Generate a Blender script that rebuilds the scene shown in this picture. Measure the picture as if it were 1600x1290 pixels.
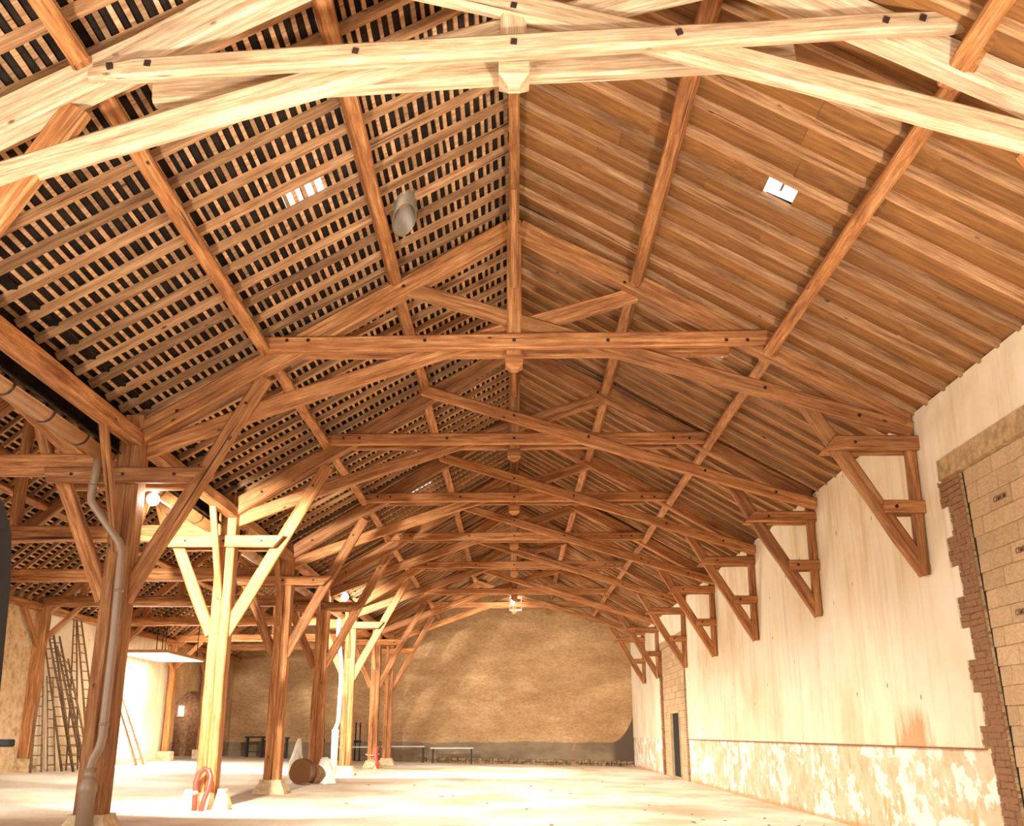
import bpy, math, random
import numpy as np
from mathutils import Vector, Matrix
random.seed(7)
for o in list(bpy.data.objects):
    bpy.data.objects.remove(o)
SC = bpy.context.scene
COL = SC.collection
R = math.radians

# ------------------------------------------------------------------ camera
cam = bpy.data.cameras.new('camera')
cam.sensor_fit = 'HORIZONTAL'; cam.sensor_width = 36; cam.lens = 36.0
cam.clip_start = 0.05; cam.clip_end = 300
co = bpy.data.objects.new('camera', cam); COL.objects.link(co)
co.location = (0, 0, 1.36)
co.rotation_euler = (R(90 + 17.378), 0, R(0.125))
SC.camera = co

# ------------------------------------------------------------------ light
SC.view_settings.view_transform = 'Standard'
SC.view_settings.look = 'None'
SC.view_settings.gamma = 1
SC.view_settings.use_curve_mapping = False
SC.view_settings.exposure = 0.0
W = bpy.data.worlds.new('sky'); SC.world = W; W.use_nodes = True
bg = W.node_tree.nodes['Background']
bg.inputs[0].default_value = (1.0, 0.97, 0.92, 1); bg.inputs[1].default_value = 3.0

YBACK = 46.9
def area(name, loc, rot, sx, sy, power, col=(1, .93, .8), spread=180):
    l = bpy.data.lights.new(name, 'AREA'); l.shape = 'RECTANGLE'; l.size = sx; l.size_y = sy
    l.energy = power; l.color = col; l.spread = R(spread)
    o = bpy.data.objects.new(name, l); COL.objects.link(o); o.location = loc
    o.rotation_euler = tuple(R(a) for a in rot)
    return o
def spot(name, loc, target, power, angle=120, col=(1, .93, .8), rad=.08, blend=.5):
    l = bpy.data.lights.new(name, 'SPOT'); l.energy = power; l.color = col; l.spot_size = R(angle)
    l.spot_blend = blend; l.shadow_soft_size = rad
    o = bpy.data.objects.new(name, l); COL.objects.link(o); o.location = loc
    o.rotation_euler = (Vector(target) - Vector(loc)).to_track_quat('-Z', 'Y').to_euler()
    return o
def point(name, loc, power, col=(1, .93, .8), rad=.08):
    l = bpy.data.lights.new(name, 'POINT'); l.energy = power; l.color = col; l.shadow_soft_size = rad
    o = bpy.data.objects.new(name, l); COL.objects.link(o); o.location = loc
    return o
# daylight through the big gateway behind the photographer
area('gateway_daylight', (0.2, -.9, 2.0), (106, 0, 0), 7.0, 2.6, 170, (1, .97, .93))
# unseen fill spots added low beside the camera to brighten the nearest truss
for x_ in (-2.3, 2.3):
    spot('truss_fill', (x_, 2.4, .9), (x_ * 1.0, 6.4, 6.8), 3000, 86, (1, .98, .95), .25, .8)
# fill panels added in front of the solid left aisle wall, facing the hall
area('aisle_side_fill', (-12.1, 34.2, 2.0), (90, 0, -90), 4.2, 3.0, 1500, (1, .97, .93))
area('aisle_side_fill', (-12.1, 6.0, 2.0), (90, 0, -90), 7.0, 3.4, 420, (1, .95, .88))
# floodlights fixed high on the posts, thrown down the hall
WARM = (1, .94, .85)
spot('flood_or_fill_spot', (-4.7, 13.32, 4.28), (-4.7, 18.9, 2.2), 6500, 80, (1, .96, .86))
spot('flood_or_fill_spot', (-4.5, 27.25, 4.66), (-4.7, 33.0, 2.2), 5500, 80, (1, .97, .9))
spot('flood_or_fill_spot', (0.0, 39.9, 5.95), (-1.4, 42.2, 5.6), 260, 120, (1, .97, .9))
# fill spots added under the collars, without fixtures, to brighten the floor
for (y_, p_) in ((8.0, 1300), (14.2, 2000), (19.0, 1450), (24.0, 1750), (29.0, 1300), (34.5, 1900), (39.4, 1000)):
    spot('flood_or_fill_spot', (0.0, y_, 5.8), (1.1, y_ + 1.6, 0.0), p_, 110, WARM, .25, .7)
for y_ in (16.0, 24.5, 34.0):
    spot('flood_or_fill_spot', (-8.5, y_, 4.4), (-8.7, y_ + 1.5, 0.3), 750, 115, WARM, .25, .8)  # more fill spots added over the aisle floor
spot('flood_or_fill_spot', (-1.0, 38.5, 3.4), (-1.0, YBACK, 2.2), 700, 130, (1, .93, .82), .3)  # fill spot added to brighten the far wall

# ------------------------------------------------------------------ materials
def newmat(name):
    m = bpy.data.materials.new(name); m.use_nodes = True
    nt = m.node_tree; b = nt.nodes['Principled BSDF']
    return m, nt, b
def N(nt, t, **kw):
    n = nt.nodes.new(t)
    for k, v in kw.items():
        if k in n.inputs: n.inputs[k].default_value = v
        else: setattr(n, k, v)
    return n
def ramp(nt, fac, stops):
    r = nt.nodes.new('ShaderNodeValToRGB')
    e = r.color_ramp.elements
    while len(e) < len(stops): e.new(0.5)
    for i, (p, c) in enumerate(stops):
        e[i].position = p; e[i].color = (*c, 1)
    nt.links.new(fac, r.inputs[0]); return r
def mix(nt, fac, a, b, mode='MIX'):
    m = nt.nodes.new('ShaderNodeMix'); m.data_type = 'RGBA'; m.blend_type = mode
    for i, v in ((0, fac), (6, a), (7, b)):
        if isinstance(v, (int, float)): m.inputs[i].default_value = v
        elif isinstance(v, tuple): m.inputs[i].default_value = (*v, 1)
        else: nt.links.new(v, m.inputs[i])
    return m.outputs[2]
def mapped(nt, scale, world=False, rand=True):
    tc = nt.nodes.new('ShaderNodeTexCoord'); mp = nt.nodes.new('ShaderNodeMapping')
    mp.inputs['Scale'].default_value = scale
    if world:
        g = nt.nodes.new('ShaderNodeNewGeometry'); nt.links.new(g.outputs['Position'], mp.inputs[0])
    else:
        nt.links.new(tc.outputs['Object'], mp.inputs[0])
        if rand:
            oi = nt.nodes.new('ShaderNodeObjectInfo'); mu = N(nt, 'ShaderNodeMath', operation='MULTIPLY')
            mu.inputs[1].default_value = 37.0; nt.links.new(oi.outputs['Random'], mu.inputs[0])
            nt.links.new(mu.outputs[0], mp.inputs['Location'])
    return mp.outputs[0]
def noise(nt, vec, sc, detail=4, rough=.6):
    n = N(nt, 'ShaderNodeTexNoise'); n.inputs['Scale'].default_value = sc
    n.inputs['Detail'].default_value = detail; n.inputs['Roughness'].default_value = rough
    nt.links.new(vec, n.inputs['Vector']); return n.outputs[0]
def bump(nt, b, h, s=.3, d=.01):
    bp = nt.nodes.new('ShaderNodeBump'); bp.inputs['Strength'].default_value = s; bp.inputs['Distance'].default_value = d
    nt.links.new(h, bp.inputs['Height']); nt.links.new(bp.outputs[0], b.inputs['Normal'])

def wood(name, dark, mid, light, vary=.35, rough=.7):
    m, nt, b = newmat(name)
    v = mapped(nt, (1.0, 14, 14))
    g = noise(nt, v, 1.3, 6, .72)
    v2 = mapped(nt, (.9, 3, 3)); g2 = noise(nt, v2, 1.1, 3)
    c = ramp(nt, g, [(.30, dark), (.48, mid), (.70, light)]).outputs[0]
    c = mix(nt, ramp(nt, g2, [(.40, (0, 0, 0)), (.75, (.7, .7, .7))]).outputs[0], c, tuple(x * .62 for x in mid))
    g4 = noise(nt, mapped(nt, (3.0, 70, 70)), 1.0, 3, .6)
    c = mix(nt, 1.0, c, ramp(nt, g4, [(.35, (.74, .70, .66)), (.6, (1.08, 1.08, 1.08))]).outputs[0], 'MULTIPLY')
    # long drying cracks
    g3 = noise(nt, mapped(nt, (.35, 22, 22)), 1.0, 3, .5)
    c = mix(nt, ramp(nt, g3, [(.27, (1, 1, 1)), (.335, (0, 0, 0))]).outputs[0], c, tuple(x * .3 for x in dark))
    # knots
    vo = N(nt, 'ShaderNodeTexVoronoi'); vo.inputs['Scale'].default_value = 1.6
    nt.links.new(mapped(nt, (1, 2.2, 2.2)), vo.inputs['Vector'])
    k = ramp(nt, vo.outputs['Distance'], [(.03, (1, 1, 1)), (.075, (0, 0, 0))]).outputs[0]
    c = mix(nt, k, c, tuple(x * .45 for x in dark))
    oi = nt.nodes.new('ShaderNodeObjectInfo')
    lo = 1 - vary; hi = 1 + vary * .6
    rv = ramp(nt, oi.outputs['Random'], [(0, (lo, lo * .97, lo * .92)), (.5, (1, 1, 1)), (1, (hi, hi, hi * 1.05))]).outputs[0]
    c = mix(nt, 1.0, c, rv, 'MULTIPLY')
    nt.links.new(c, b.inputs['Base Color']); b.inputs['Roughness'].default_value = rough
    bump(nt, b, g, .45, .012)
    return m
M = {}
M['timber'] = wood('timber', (.10, .028, .006), (.40, .145, .035), (.66, .35, .125), .25)
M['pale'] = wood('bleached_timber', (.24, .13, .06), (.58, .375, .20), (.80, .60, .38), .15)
M['rafter'] = wood('rafter_wood', (.11, .042, .013), (.39, .185, .068), (.62, .38, .18), .34)
M['batten'] = wood('batten_wood', (.20, .08, .028), (.52, .27, .115), (.78, .53, .30), .45)
M['ladder'] = wood('ladder_wood', (.09, .045, .015), (.22, .12, .05), (.40, .25, .13), .4)
def plain(name, col, rough=.7, metal=0, var=.15, sc=6, bmp=.2):
    m, nt, b = newmat(name)
    n = noise(nt, mapped(nt, (1, 1, 1)), sc, 5)
    c = ramp(nt, n, [(.3, tuple(x * (1 - var) for x in col)), (.7, tuple(min(1, x * (1 + var)) for x in col))]).outputs[0]
    nt.links.new(c, b.inputs['Base Color']); b.inputs['Roughness'].default_value = rough
    b.inputs['Metallic'].default_value = metal
    if bmp: bump(nt, b, n, bmp, .01)
    return m
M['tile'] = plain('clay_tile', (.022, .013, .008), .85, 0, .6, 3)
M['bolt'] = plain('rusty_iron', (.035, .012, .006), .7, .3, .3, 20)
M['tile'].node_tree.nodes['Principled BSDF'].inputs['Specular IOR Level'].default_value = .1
M['iron'] = plain('dark_iron', (.02, .014, .01), .6, .3, .3, 20)
M['gutter'] = plain('brown_gutter', (.34, .15, .05), .35, .1, .15, 4)
M['pipe'] = plain('taupe_pipe', (.30, .20, .13), .3, 0, .08, 4, .05)
M['palepipe'] = plain('pale_pipe', (.72, .62, .45), .35, 0, .08, 4, .05)
M['red'] = plain('red_hose', (.72, .05, .03), .4, 0, .15, 12, .05)
M['rope'] = plain('rope', (.50, .33, .16), .9, 0, .3, 40)
M['stone'] = plain('footing_stone', (.62, .46, .26), .9, 0, .3, 9, .6)
M['brick'] = plain('brick', (.30, .145, .065), .9, 0, .45, 9, .6)
M['rubble'] = plain('rubble', (.26, .16, .08), .95, 0, .7, 6, .8)
M['lintel'] = plain('concrete_lintel', (.44, .29, .14), .9, 0, .4, 10, .8)
M['white'] = plain('white_sheet', (.86, .84, .78), .5, 0, .05, 3, .05)
M['flue'] = plain('grey_flue', (.17, .12, .07), .5, .3, .15, 5, .1)
M['sack'] = plain('white_sack', (.88, .82, .72), .6, 0, .12, 8, .5)
M['stamp'] = plain('stamp_ink', (.19, .10, .04), .9, 0, .2, 10, 0)
M['zinc'] = plain('table_top', (.62, .56, .46), .5, .1, .1, 5, 0)
M['black'] = plain('black_rubber', (.006, .006, .006), .75, 0, .2, 8, .1)
M['chrome'] = plain('grey_trim', (.30, .29, .26), .3, .6, .1, 5, 0)
# end grain of the log
m, nt, b = newmat('log_end_grain')
wv = N(nt, 'ShaderNodeTexWave', wave_type='RINGS', rings_direction='Y'); wv.inputs['Scale'].default_value = 9
wv.inputs['Distortion'].default_value = 2.5
nt.links.new(mapped(nt, (1, 1, 1), False, False), wv.inputs['Vector'])
nt.links.new(ramp(nt, wv.outputs[0], [(0, (.16, .06, .018)), (1, (.30, .13, .045))]).outputs[0], b.inputs['Base Color'])
b.inputs['Roughness'].default_value = .8; M['endgrain'] = m
# underlay sheets of the right slope
m, nt, b = newmat('brown_underlay')
n1 = noise(nt, mapped(nt, (1.2, 3, 3)), 3, 5)
c = ramp(nt, n1, [(.3, (.15, .055, .010)), (.7, (.34, .138, .028))]).outputs[0]
oi = nt.nodes.new('ShaderNodeObjectInfo')
c = mix(nt, 1.0, c, ramp(nt, oi.outputs['Random'], [(0, (.82, .8, .75)), (1, (1.15, 1.15, 1.15))]).outputs[0], 'MULTIPLY')
nt.links.new(c, b.inputs['Base Color']); b.inputs['Roughness'].default_value = .75; bump(nt, b, n1, .3, .02); M['underlay'] = m
# concrete blocks
m, nt, b = newmat('concrete_block')
n1 = noise(nt, mapped(nt, (1, 1, 1)), 7, 6, .7); n2 = noise(nt, mapped(nt, (1, 1, 1)), 90, 2)
c = ramp(nt, n1, [(.3, (.50, .32, .16)), (.7, (.72, .51, .30))]).outputs[0]
oi = nt.nodes.new('ShaderNodeObjectInfo')
c = mix(nt, 1.0, c, ramp(nt, oi.outputs['Random'], [(0, (.86, .85, .82)), (1, (1.1, 1.1, 1.1))]).outputs[0], 'MULTIPLY')
c = mix(nt, 1.0, c, ramp(nt, n2, [(.35, (.85, .83, .8)), (.6, (1, 1, 1))]).outputs[0], 'MULTIPLY')
nt.links.new(c, b.inputs['Base Color']); b.inputs['Roughness'].default_value = .95; bump(nt, b, n2, .5, .006); M['block'] = m

def zmask(nt, z0, z1):
    g = nt.nodes.new('ShaderNodeNewGeometry'); s = nt.nodes.new('ShaderNodeSeparateXYZ')
    nt.links.new(g.outputs['Position'], s.inputs[0])
    mr = nt.nodes.new('ShaderNodeMapRange'); mr.inputs[1].default_value = z0; mr.inputs[2].default_value = z1
    nt.links.new(s.outputs['Z'], mr.inputs[0]); return mr.outputs[0], s
# cream plaster of the right wall
m, nt, b = newmat('cream_plaster')
base = noise(nt, mapped(nt, (1, .35, .35), True), 1.6, 6, .6)
c = ramp(nt, base, [(.3, (.72, .55, .33)), (.48, (.85, .72, .51)), (.7, (.90, .82, .66))]).outputs[0]
st = noise(nt, mapped(nt, (1, 2.4, .18), True), 1.8, 6, .65)
c = mix(nt, ramp(nt, st, [(.5, (0, 0, 0)), (.74, (.7, .7, .7))]).outputs[0], c, (.64, .44, .25))
pt = N(nt, 'ShaderNodeTexVoronoi'); pt.inputs['Scale'].default_value = 2.3
nt.links.new(mapped(nt, (1, 1, .55), True), pt.inputs['Vector'])
c = mix(nt, ramp(nt, pt.outputs['Distance'], [(.03, (.9, .9, .9)), (.06, (0, 0, 0))]).outputs[0], c, (.12, .06, .03))
# rusty run-off stain above the dado, near the blocked gateway
gp = nt.nodes.new('ShaderNodeNewGeometry'); sp = nt.nodes.new('ShaderNodeSeparateXYZ'); nt.links.new(gp.outputs['Position'], sp.inputs[0])
m1 = N(nt, 'ShaderNodeMapRange'); m1.inputs[1].default_value = 1.95; m1.inputs[2].default_value = 1.2; nt.links.new(sp.outputs['Z'], m1.inputs[0])
m2 = N(nt, 'ShaderNodeMath', operation='SUBTRACT'); m2.inputs[1].default_value = 14.0; nt.links.new(sp.outputs['Y'], m2.inputs[0])
m3 = N(nt, 'ShaderNodeMath', operation='ABSOLUTE'); nt.links.new(m2.outputs[0], m3.inputs[0])
m4 = N(nt, 'ShaderNodeMapRange'); m4.inputs[1].default_value = .95; m4.inputs[2].default_value = .3; nt.links.new(m3.outputs[0], m4.inputs[0])
m5 = N(nt, 'ShaderNodeMath', operation='MULTIPLY'); nt.links.new(m1.outputs[0], m5.inputs[0]); nt.links.new(m4.outputs[0], m5.inputs[1])
sn = noise(nt, mapped(nt, (1, 5, .9), True), 2.0, 5, .6)
m6 = N(nt, 'ShaderNodeMath', operation='MULTIPLY'); nt.links.new(m5.outputs[0], m6.inputs[0]); nt.links.new(sn, m6.inputs[1])
c = mix(nt, ramp(nt, m6.outputs[0], [(.14, (0, 0, 0)), (.34, (.85, .85, .85))]).outputs[0], c, (.52, .27, .10))
nt.links.new(c, b.inputs['Base Color']); b.inputs['Roughness'].default_value = .95; bump(nt, b, base, .3, .03); M['plaster'] = m
# peeling whitewash under the dado line
m, nt, b = newmat('peeling_whitewash')
a1 = noise(nt, mapped(nt, (1, .75, 1.1), True), 2.2, 8, .62)
a2 = noise(nt, mapped(nt, (1, 1.4, 1.6), True), 2.4, 6, .6)
c = ramp(nt, a2, [(.3, (.60, .40, .22)), (.55, (.76, .58, .39))]).outputs[0]
msk = ramp(nt, a1, [(.46, (1, 1, 1)), (.50, (0, 0, 0))]).outputs[0]
c = mix(nt, msk, c, (.90, .83, .72))
pt = N(nt, 'ShaderNodeTexVoronoi'); pt.inputs['Scale'].default_value = 3.0
nt.links.new(mapped(nt, (1, 1, .5), True), pt.inputs['Vector'])
nn = noise(nt, mapped(nt, (1, 1, 1), True), 1.0, 3)
sub = N(nt, 'ShaderNodeMath', operation='SUBTRACT'); nt.links.new(pt.outputs['Distance'], sub.inputs[0])
mu = N(nt, 'ShaderNodeMath', operation='MULTIPLY'); mu.inputs[1].default_value = .28; nt.links.new(nn, mu.inputs[0]); nt.links.new(mu.outputs[0], sub.inputs[1])
c = mix(nt, ramp(nt, sub.outputs[0], [(.03, (1, 1, 1)), (.06, (0, 0, 0))]).outputs[0], c, (.66, .42, .19))
zm, _ = zmask(nt, .02, .22)
low = noise(nt, mapped(nt, (1, 2, 2), True), 2.2, 5)
ad = N(nt, 'ShaderNodeMath', operation='SUBTRACT'); nt.links.new(low, ad.inputs[0]); nt.links.new(zm, ad.inputs[1])
c = mix(nt, ramp(nt, ad.outputs[0], [(.1, (0, 0, 0)), (.4, (.8, .8, .8))]).outputs[0], c, (.58, .30, .12))
nt.links.new(c, b.inputs['Base Color']); b.inputs['Roughness'].default_value = .95; bump(nt, b, a1, .5, .02); M['whitewash'] = m
# brown render of the far wall with a grey dado band
m, nt, b = newmat('brown_render')
a1 = noise(nt, mapped(nt, (.3, 1, .8), True), 1.3, 8, .68)
c = ramp(nt, a1, [(.3, (.33, .18, .075)), (.5, (.45, .265, .12)), (.68, (.60, .39, .19))]).outputs[0]
a2 = noise(nt, mapped(nt, (.7, 1, 1), True), 1.2, 6, .6)
a3 = noise(nt, mapped(nt, (1, 1, 2.5), True), 7, 6, .75)
c = mix(nt, 1.0, c, ramp(nt, a3, [(.35, (.72, .68, .62)), (.6, (1.05, 1.05, 1.05))]).outputs[0], 'MULTIPLY')
zm, sp = zmask(nt, .95, 1.3)
ws = N(nt, 'ShaderNodeMath', operation='MULTIPLY_ADD'); nt.links.new(a2, ws.inputs[0]); ws.inputs[1].default_value = 1.0
ws.inputs[2].default_value = -.30
sb = N(nt, 'ShaderNodeMath', operation='SUBTRACT'); nt.links.new(zm, sb.inputs[1]); nt.links.new(ws.outputs[0], sb.inputs[0])
c = mix(nt, ramp(nt, sb.outputs[0], [(.0, (0, 0, 0)), (.06, (1, 1, 1))]).outputs[0], c,
        ramp(nt, a1, [(.35, (.15, .10, .055)), (.65, (.29, .21, .125))]).outputs[0])
# dark tone rising in the right hand corner
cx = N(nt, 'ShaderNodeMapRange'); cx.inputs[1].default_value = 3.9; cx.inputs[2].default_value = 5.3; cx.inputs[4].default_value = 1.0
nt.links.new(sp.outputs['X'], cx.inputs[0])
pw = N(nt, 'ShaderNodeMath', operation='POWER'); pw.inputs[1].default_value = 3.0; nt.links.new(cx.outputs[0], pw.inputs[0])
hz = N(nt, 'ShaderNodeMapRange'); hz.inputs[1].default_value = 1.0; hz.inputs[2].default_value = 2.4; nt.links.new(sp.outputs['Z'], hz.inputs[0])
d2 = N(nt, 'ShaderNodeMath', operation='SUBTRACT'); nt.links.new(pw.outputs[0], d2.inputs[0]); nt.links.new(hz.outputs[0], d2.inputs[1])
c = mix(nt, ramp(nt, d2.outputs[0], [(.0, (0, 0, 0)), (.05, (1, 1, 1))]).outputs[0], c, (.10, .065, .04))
nt.links.new(c, b.inputs['Base Color']); b.inputs['Roughness'].default_value = .95; bump(nt, b, a1, .4, .04); M['render'] = m
# rough stone wall
m, nt, b = newmat('rough_stone_wall')
vo = N(nt, 'ShaderNodeTexVoronoi'); vo.inputs['Scale'].default_value = 5; nt.links.new(mapped(nt, (1, 1, 1), True), vo.inputs['Vector'])
a1 = noise(nt, mapped(nt, (1, 1, 1), True), 5, 7, .75)
c = ramp(nt, a1, [(.32, (.38, .20, .08)), (.45, (.66, .43, .22)), (.62, (.80, .60, .36))]).outputs[0]
nt.links.new(c, b.inputs['Base Color']); b.inputs['Roughness'].default_value = .95; bump(nt, b, a1, .9, .06); M['rough'] = m
# sandy floor
m, nt, b = newmat('sandy_floor')
a1 = noise(nt, mapped(nt, (.5, .35, 1), True), 1.1, 6, .6); a2 = noise(nt, mapped(nt, (1, 1, 1), True), 22, 4, .6)
c = ramp(nt, a1, [(.36, (.56, .41, .25)), (.47, (.72, .58, .41)), (.6, (.84, .74, .59))]).outputs[0]
c = mix(nt, 1.0, c, ramp(nt, a2, [(.3, (.88, .86, .83)), (.6, (1, 1, 1))]).outputs[0], 'MULTIPLY')
nt.links.new(c, b.inputs['Base Color']); b.inputs['Roughness'].default_value = .8; bump(nt, b, a2, .2, .01); M['floor'] = m
def emit(name, col, s):
    m, nt, b = newmat(name); b.inputs['Emission Color'].default_value = (*col, 1); b.inputs['Emission Strength'].default_value = s
    b.inputs['Base Color'].default_value = (.8, .8, .8, 1); return m
M['bulb'] = emit('lit_bulb', (1, .96, .88), 60)
M['daypane'] = emit('daylit_pane', (1, 1, 1), 6)
m, nt, b = newmat('clear_glass')
tr = nt.nodes.new('ShaderNodeBsdfTransparent'); gl = nt.nodes.new('ShaderNodeBsdfGlossy'); gl.inputs['Roughness'].default_value = .15
tr.inputs[0].default_value = (.9, .95, .97, 1)
mx = nt.nodes.new('ShaderNodeMixShader'); mx.inputs[0].default_value = .15
nt.links.new(tr.outputs[0], mx.inputs[1]); nt.links.new(gl.outputs[0], mx.inputs[2])
nt.links.new(mx.outputs[0], nt.nodes['Material Output'].inputs[0]); M['glass'] = m

# ------------------------------------------------------------------ helpers
def mesh(name, verts, faces, mat, smooth=False):
    me = bpy.data.meshes.new(name); me.from_pydata([tuple(v) for v in verts], [], faces); me.update()
    if mat: me.materials.append(M[mat])
    if smooth: me.polygons.foreach_set('use_smooth', [True] * len(me.polygons))
    return me
def link(name, me, parent=None, mw=None, loc=None):
    o = bpy.data.objects.new(name, me); COL.objects.link(o)
    if mw is not None: o.matrix_basis = mw
    if loc is not None: o.location = loc
    if parent is not None: o.parent = parent
    return o
def tag(o, label, cat, group=None, kind=None):
    o['label'] = label; o['category'] = cat
    if group: o['group'] = group
    if kind: o['kind'] = kind
    return o
def thing(name, label, cat, loc, group=None):
    o = bpy.data.objects.new(name, None); COL.objects.link(o); o.location = loc; o.empty_display_size = .2
    o['_l'] = [float(v) for v in loc]
    return tag(o, label, cat, group)
ORG = {}
def org(parent):
    """world origin of a parent that carries no rotation"""
    v = Vector((0, 0, 0)); p = parent
    while p is not None:
        v += p.matrix_basis.translation; p = p.parent
    return v
def box_data(x0, x1, y0, y1, z0, z1):
    v = [(x, y, z) for x in (x0, x1) for y in (y0, y1) for z in (z0, z1)]
    f = [(0, 1, 3, 2), (4, 6, 7, 5), (0, 4, 5, 1), (2, 3, 7, 6), (0, 2, 6, 4), (1, 5, 7, 3)]
    return v, f
def box(name, lo, hi, mat, parent=None, ch=0.0):
    """box given by world corners; object origin in its centre; optional chamfer"""
    lo = Vector(lo); hi = Vector(hi); c = (lo + hi) / 2; h = (hi - lo) / 2
    v, f = box_data(-h.x, h.x, -h.y, h.y, -h.z, h.z)
    if ch > 0:
        import bmesh
        bm = bmesh.new(); vs = [bm.verts.new(p) for p in v]
        for q in f: bm.faces.new([vs[i] for i in q])
        bmesh.ops.bevel(bm, geom=list(bm.edges), offset=ch, segments=1, affect='EDGES', profile=.5)
        me = bpy.data.meshes.new(name); bm.to_mesh(me); bm.free(); me.materials.append(M[mat])
    else: me = mesh(name, v, f, mat)
    if parent is not None: c = c - org(parent)
    return link(name, me, parent, loc=c)
def frame(p0, p1, ydir):
    x = (p1 - p0).normalized(); y = Vector(ydir); y = (y - x * y.dot(x)).normalized(); z = x.cross(y)
    m = Matrix((x, y, z)).transposed().to_4x4(); m.translation = p0; return m
def beam(name, p0, p1, wy, hz, mat, parent=None, ydir=(0, 1, 0), ch=.02, seg=5, bow=0.0, rough=.006, cut0=0, cut1=0, tip0=0, tip1=0, mw_only=False):
    """hewn timber: length along local X, width along ydir, chamfered octagon section, slight bow and irregularity"""
    p0 = Vector(p0); p1 = Vector(p1); L = (p1 - p0).length
    rings = [(i / seg) for i in range(seg + 1)]
    if tip0: rings = [0, tip0 / L] + [r for r in rings[1:] if r > tip0 / L * 1.3]
    if tip1: rings = [r for r in rings[:-1] if r < 1 - tip1 / L * 1.3] + [1 - tip1 / L, 1]
    v = []; f = []; a = wy / 2; h = hz / 2
    prof = [(-a, -h + ch), (-a + ch, -h), (a - ch, -h), (a, -h + ch), (a, h - ch), (a - ch, h), (-a + ch, h), (-a, h - ch)]
    for k, r in enumerate(rings):
        s = 1.0
        if (k == 0 and tip0) or (k == len(rings) - 1 and tip1): s = .55
        dz = bow * 4 * r * (1 - r) + random.uniform(-rough, rough); dy = random.uniform(-rough, rough)
        sc = 1 + random.uniform(-1, 1) * rough * 5
        for (py, pz) in prof:
            x = r * L
            low = (h - pz) / (2 * h)
            if k == 0: x += cut0 * low
            if k == len(rings) - 1: x -= cut1 * low
            v.append((x, py * sc * s + dy, pz * sc * s + dz))
    n = 8
    for k in range(len(rings) - 1):
        for i in range(n):
            j = (i + 1) % n
            f.append((k * n + i, k * n + j, (k + 1) * n + j, (k + 1) * n + i))
    f.append(tuple(range(n))); f.append(tuple(reversed(range((len(rings) - 1) * n, len(rings) * n))))
    f = [tuple(reversed(q)) for q in f]
    me = mesh(name, v, f, mat)
    mw = frame(p0, p1, ydir)
    if parent is not None: mw.translation = p0 - org(parent)
    return link(name, me, parent, mw=mw)
def tube_data(pts, rad, n=10, caps=True):
    pts = [Vector(p) for p in pts]; v = []; f = []
    rads = rad if isinstance(rad, (list, tuple)) else [rad] * len(pts)
    up = Vector((0, 0, 1)); prev = None
    for i, p in enumerate(pts):
        t = (pts[min(i + 1, len(pts) - 1)] - pts[max(i - 1, 0)]).normalized()
        if prev is None:
            a = up.cross(t) if abs(t.z) < .95 else Vector((0, 1, 0)).cross(t)
        else: a = prev - t * prev.dot(t)
        a.normalize(); b2 = t.cross(a); prev = a
        for k in range(n):
            an = 2 * math.pi * k / n
            v.append(p + (a * math.cos(an) + b2 * math.sin(an)) * rads[i])
    for i in range(len(pts) - 1):
        for k in range(n):
            f.append((i * n + k, i * n + (k + 1) % n, (i + 1) * n + (k + 1) % n, (i + 1) * n + k))
    if caps:
        f.append(tuple(reversed(range(n)))); f.append(tuple(range((len(pts) - 1) * n, len(pts) * n)))
    return v, f
def tube(name, pts, rad, mat, parent=None, n=10, smooth=True):
    o0 = org(parent) if parent is not None else Vector(pts[0])
    v, f = tube_data([Vector(p) - o0 for p in pts], rad, n)
    me = mesh(name, v, f, mat, smooth)
    return link(name, me, parent, loc=(0, 0, 0) if parent is not None else o0)
def join(parts):
    v = []; f = []
    for a, b2 in parts:
        k = len(v); v += list(a); f += [tuple(i + k for i in q) for q in b2]
    return v, f

def floor_z(x):
    return .02 * (5.2 - x) if x > -5 else .204 + .033 * (-5 - x)

# ------------------------------------------------------------------ constants of the building
T = {'A': 6.70, 'B': 12.84, 'C': 17.53, 'D': 22.21, 'E': 26.86, 'F': 31.64, 'G': 37.68, 'H': 41.75}
KEYS = 'ABCDEFGH'
YB = 46.9                      # far wall
XR, XP, XS = 5.2, -4.95, -12.45
ALPHA = math.atan(.585)

# floor -------------------------------------------------------------
xs = np.linspace(-12.7, 5.4, 60); xs = np.sort(np.append(xs, [-5.0])); ys = np.linspace(-6, 47.2, 110)
rng = np.random.default_rng(3)
v = []; f = []
for j, y in enumerate(ys):
    for i, x in enumerate(xs):
        v.append((x, y, floor_z(x) + .006 * math.sin(x * 1.7 + y * .6) + float(rng.normal(0, .0025))))
nx = len(xs)
for j in range(len(ys) - 1):
    for i in range(nx - 1):
        f.append((j * nx + i, j * nx + i + 1, (j + 1) * nx + i + 1, (j + 1) * nx + i))
fl = link('floor', mesh('floor', v, f, 'floor', True)); fl['kind'] = 'structure'

# right wall ----------------------------------------------------------
def quadwall(name, rects, x, mat, depth, parent=None, flip=1):
    """slab pieces standing on a plane x = const; rects are (y0, y1, z0, z1)"""
    parts = []
    for (a, b2, c2, d) in rects:
        parts.append(box_data(min(x, x + depth), max(x, x + depth), a, b2, c2, d))
    v, f = join(parts)
    return link(name, mesh(name, v, f, mat), parent)
wr = bpy.data.objects.new('wall_right', None); COL.objects.link(wr); wr['kind'] = 'structure'
JAMB0 = lambda z: 11.25 + .105 * z          # leaning edge of the near blocked gateway
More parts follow.
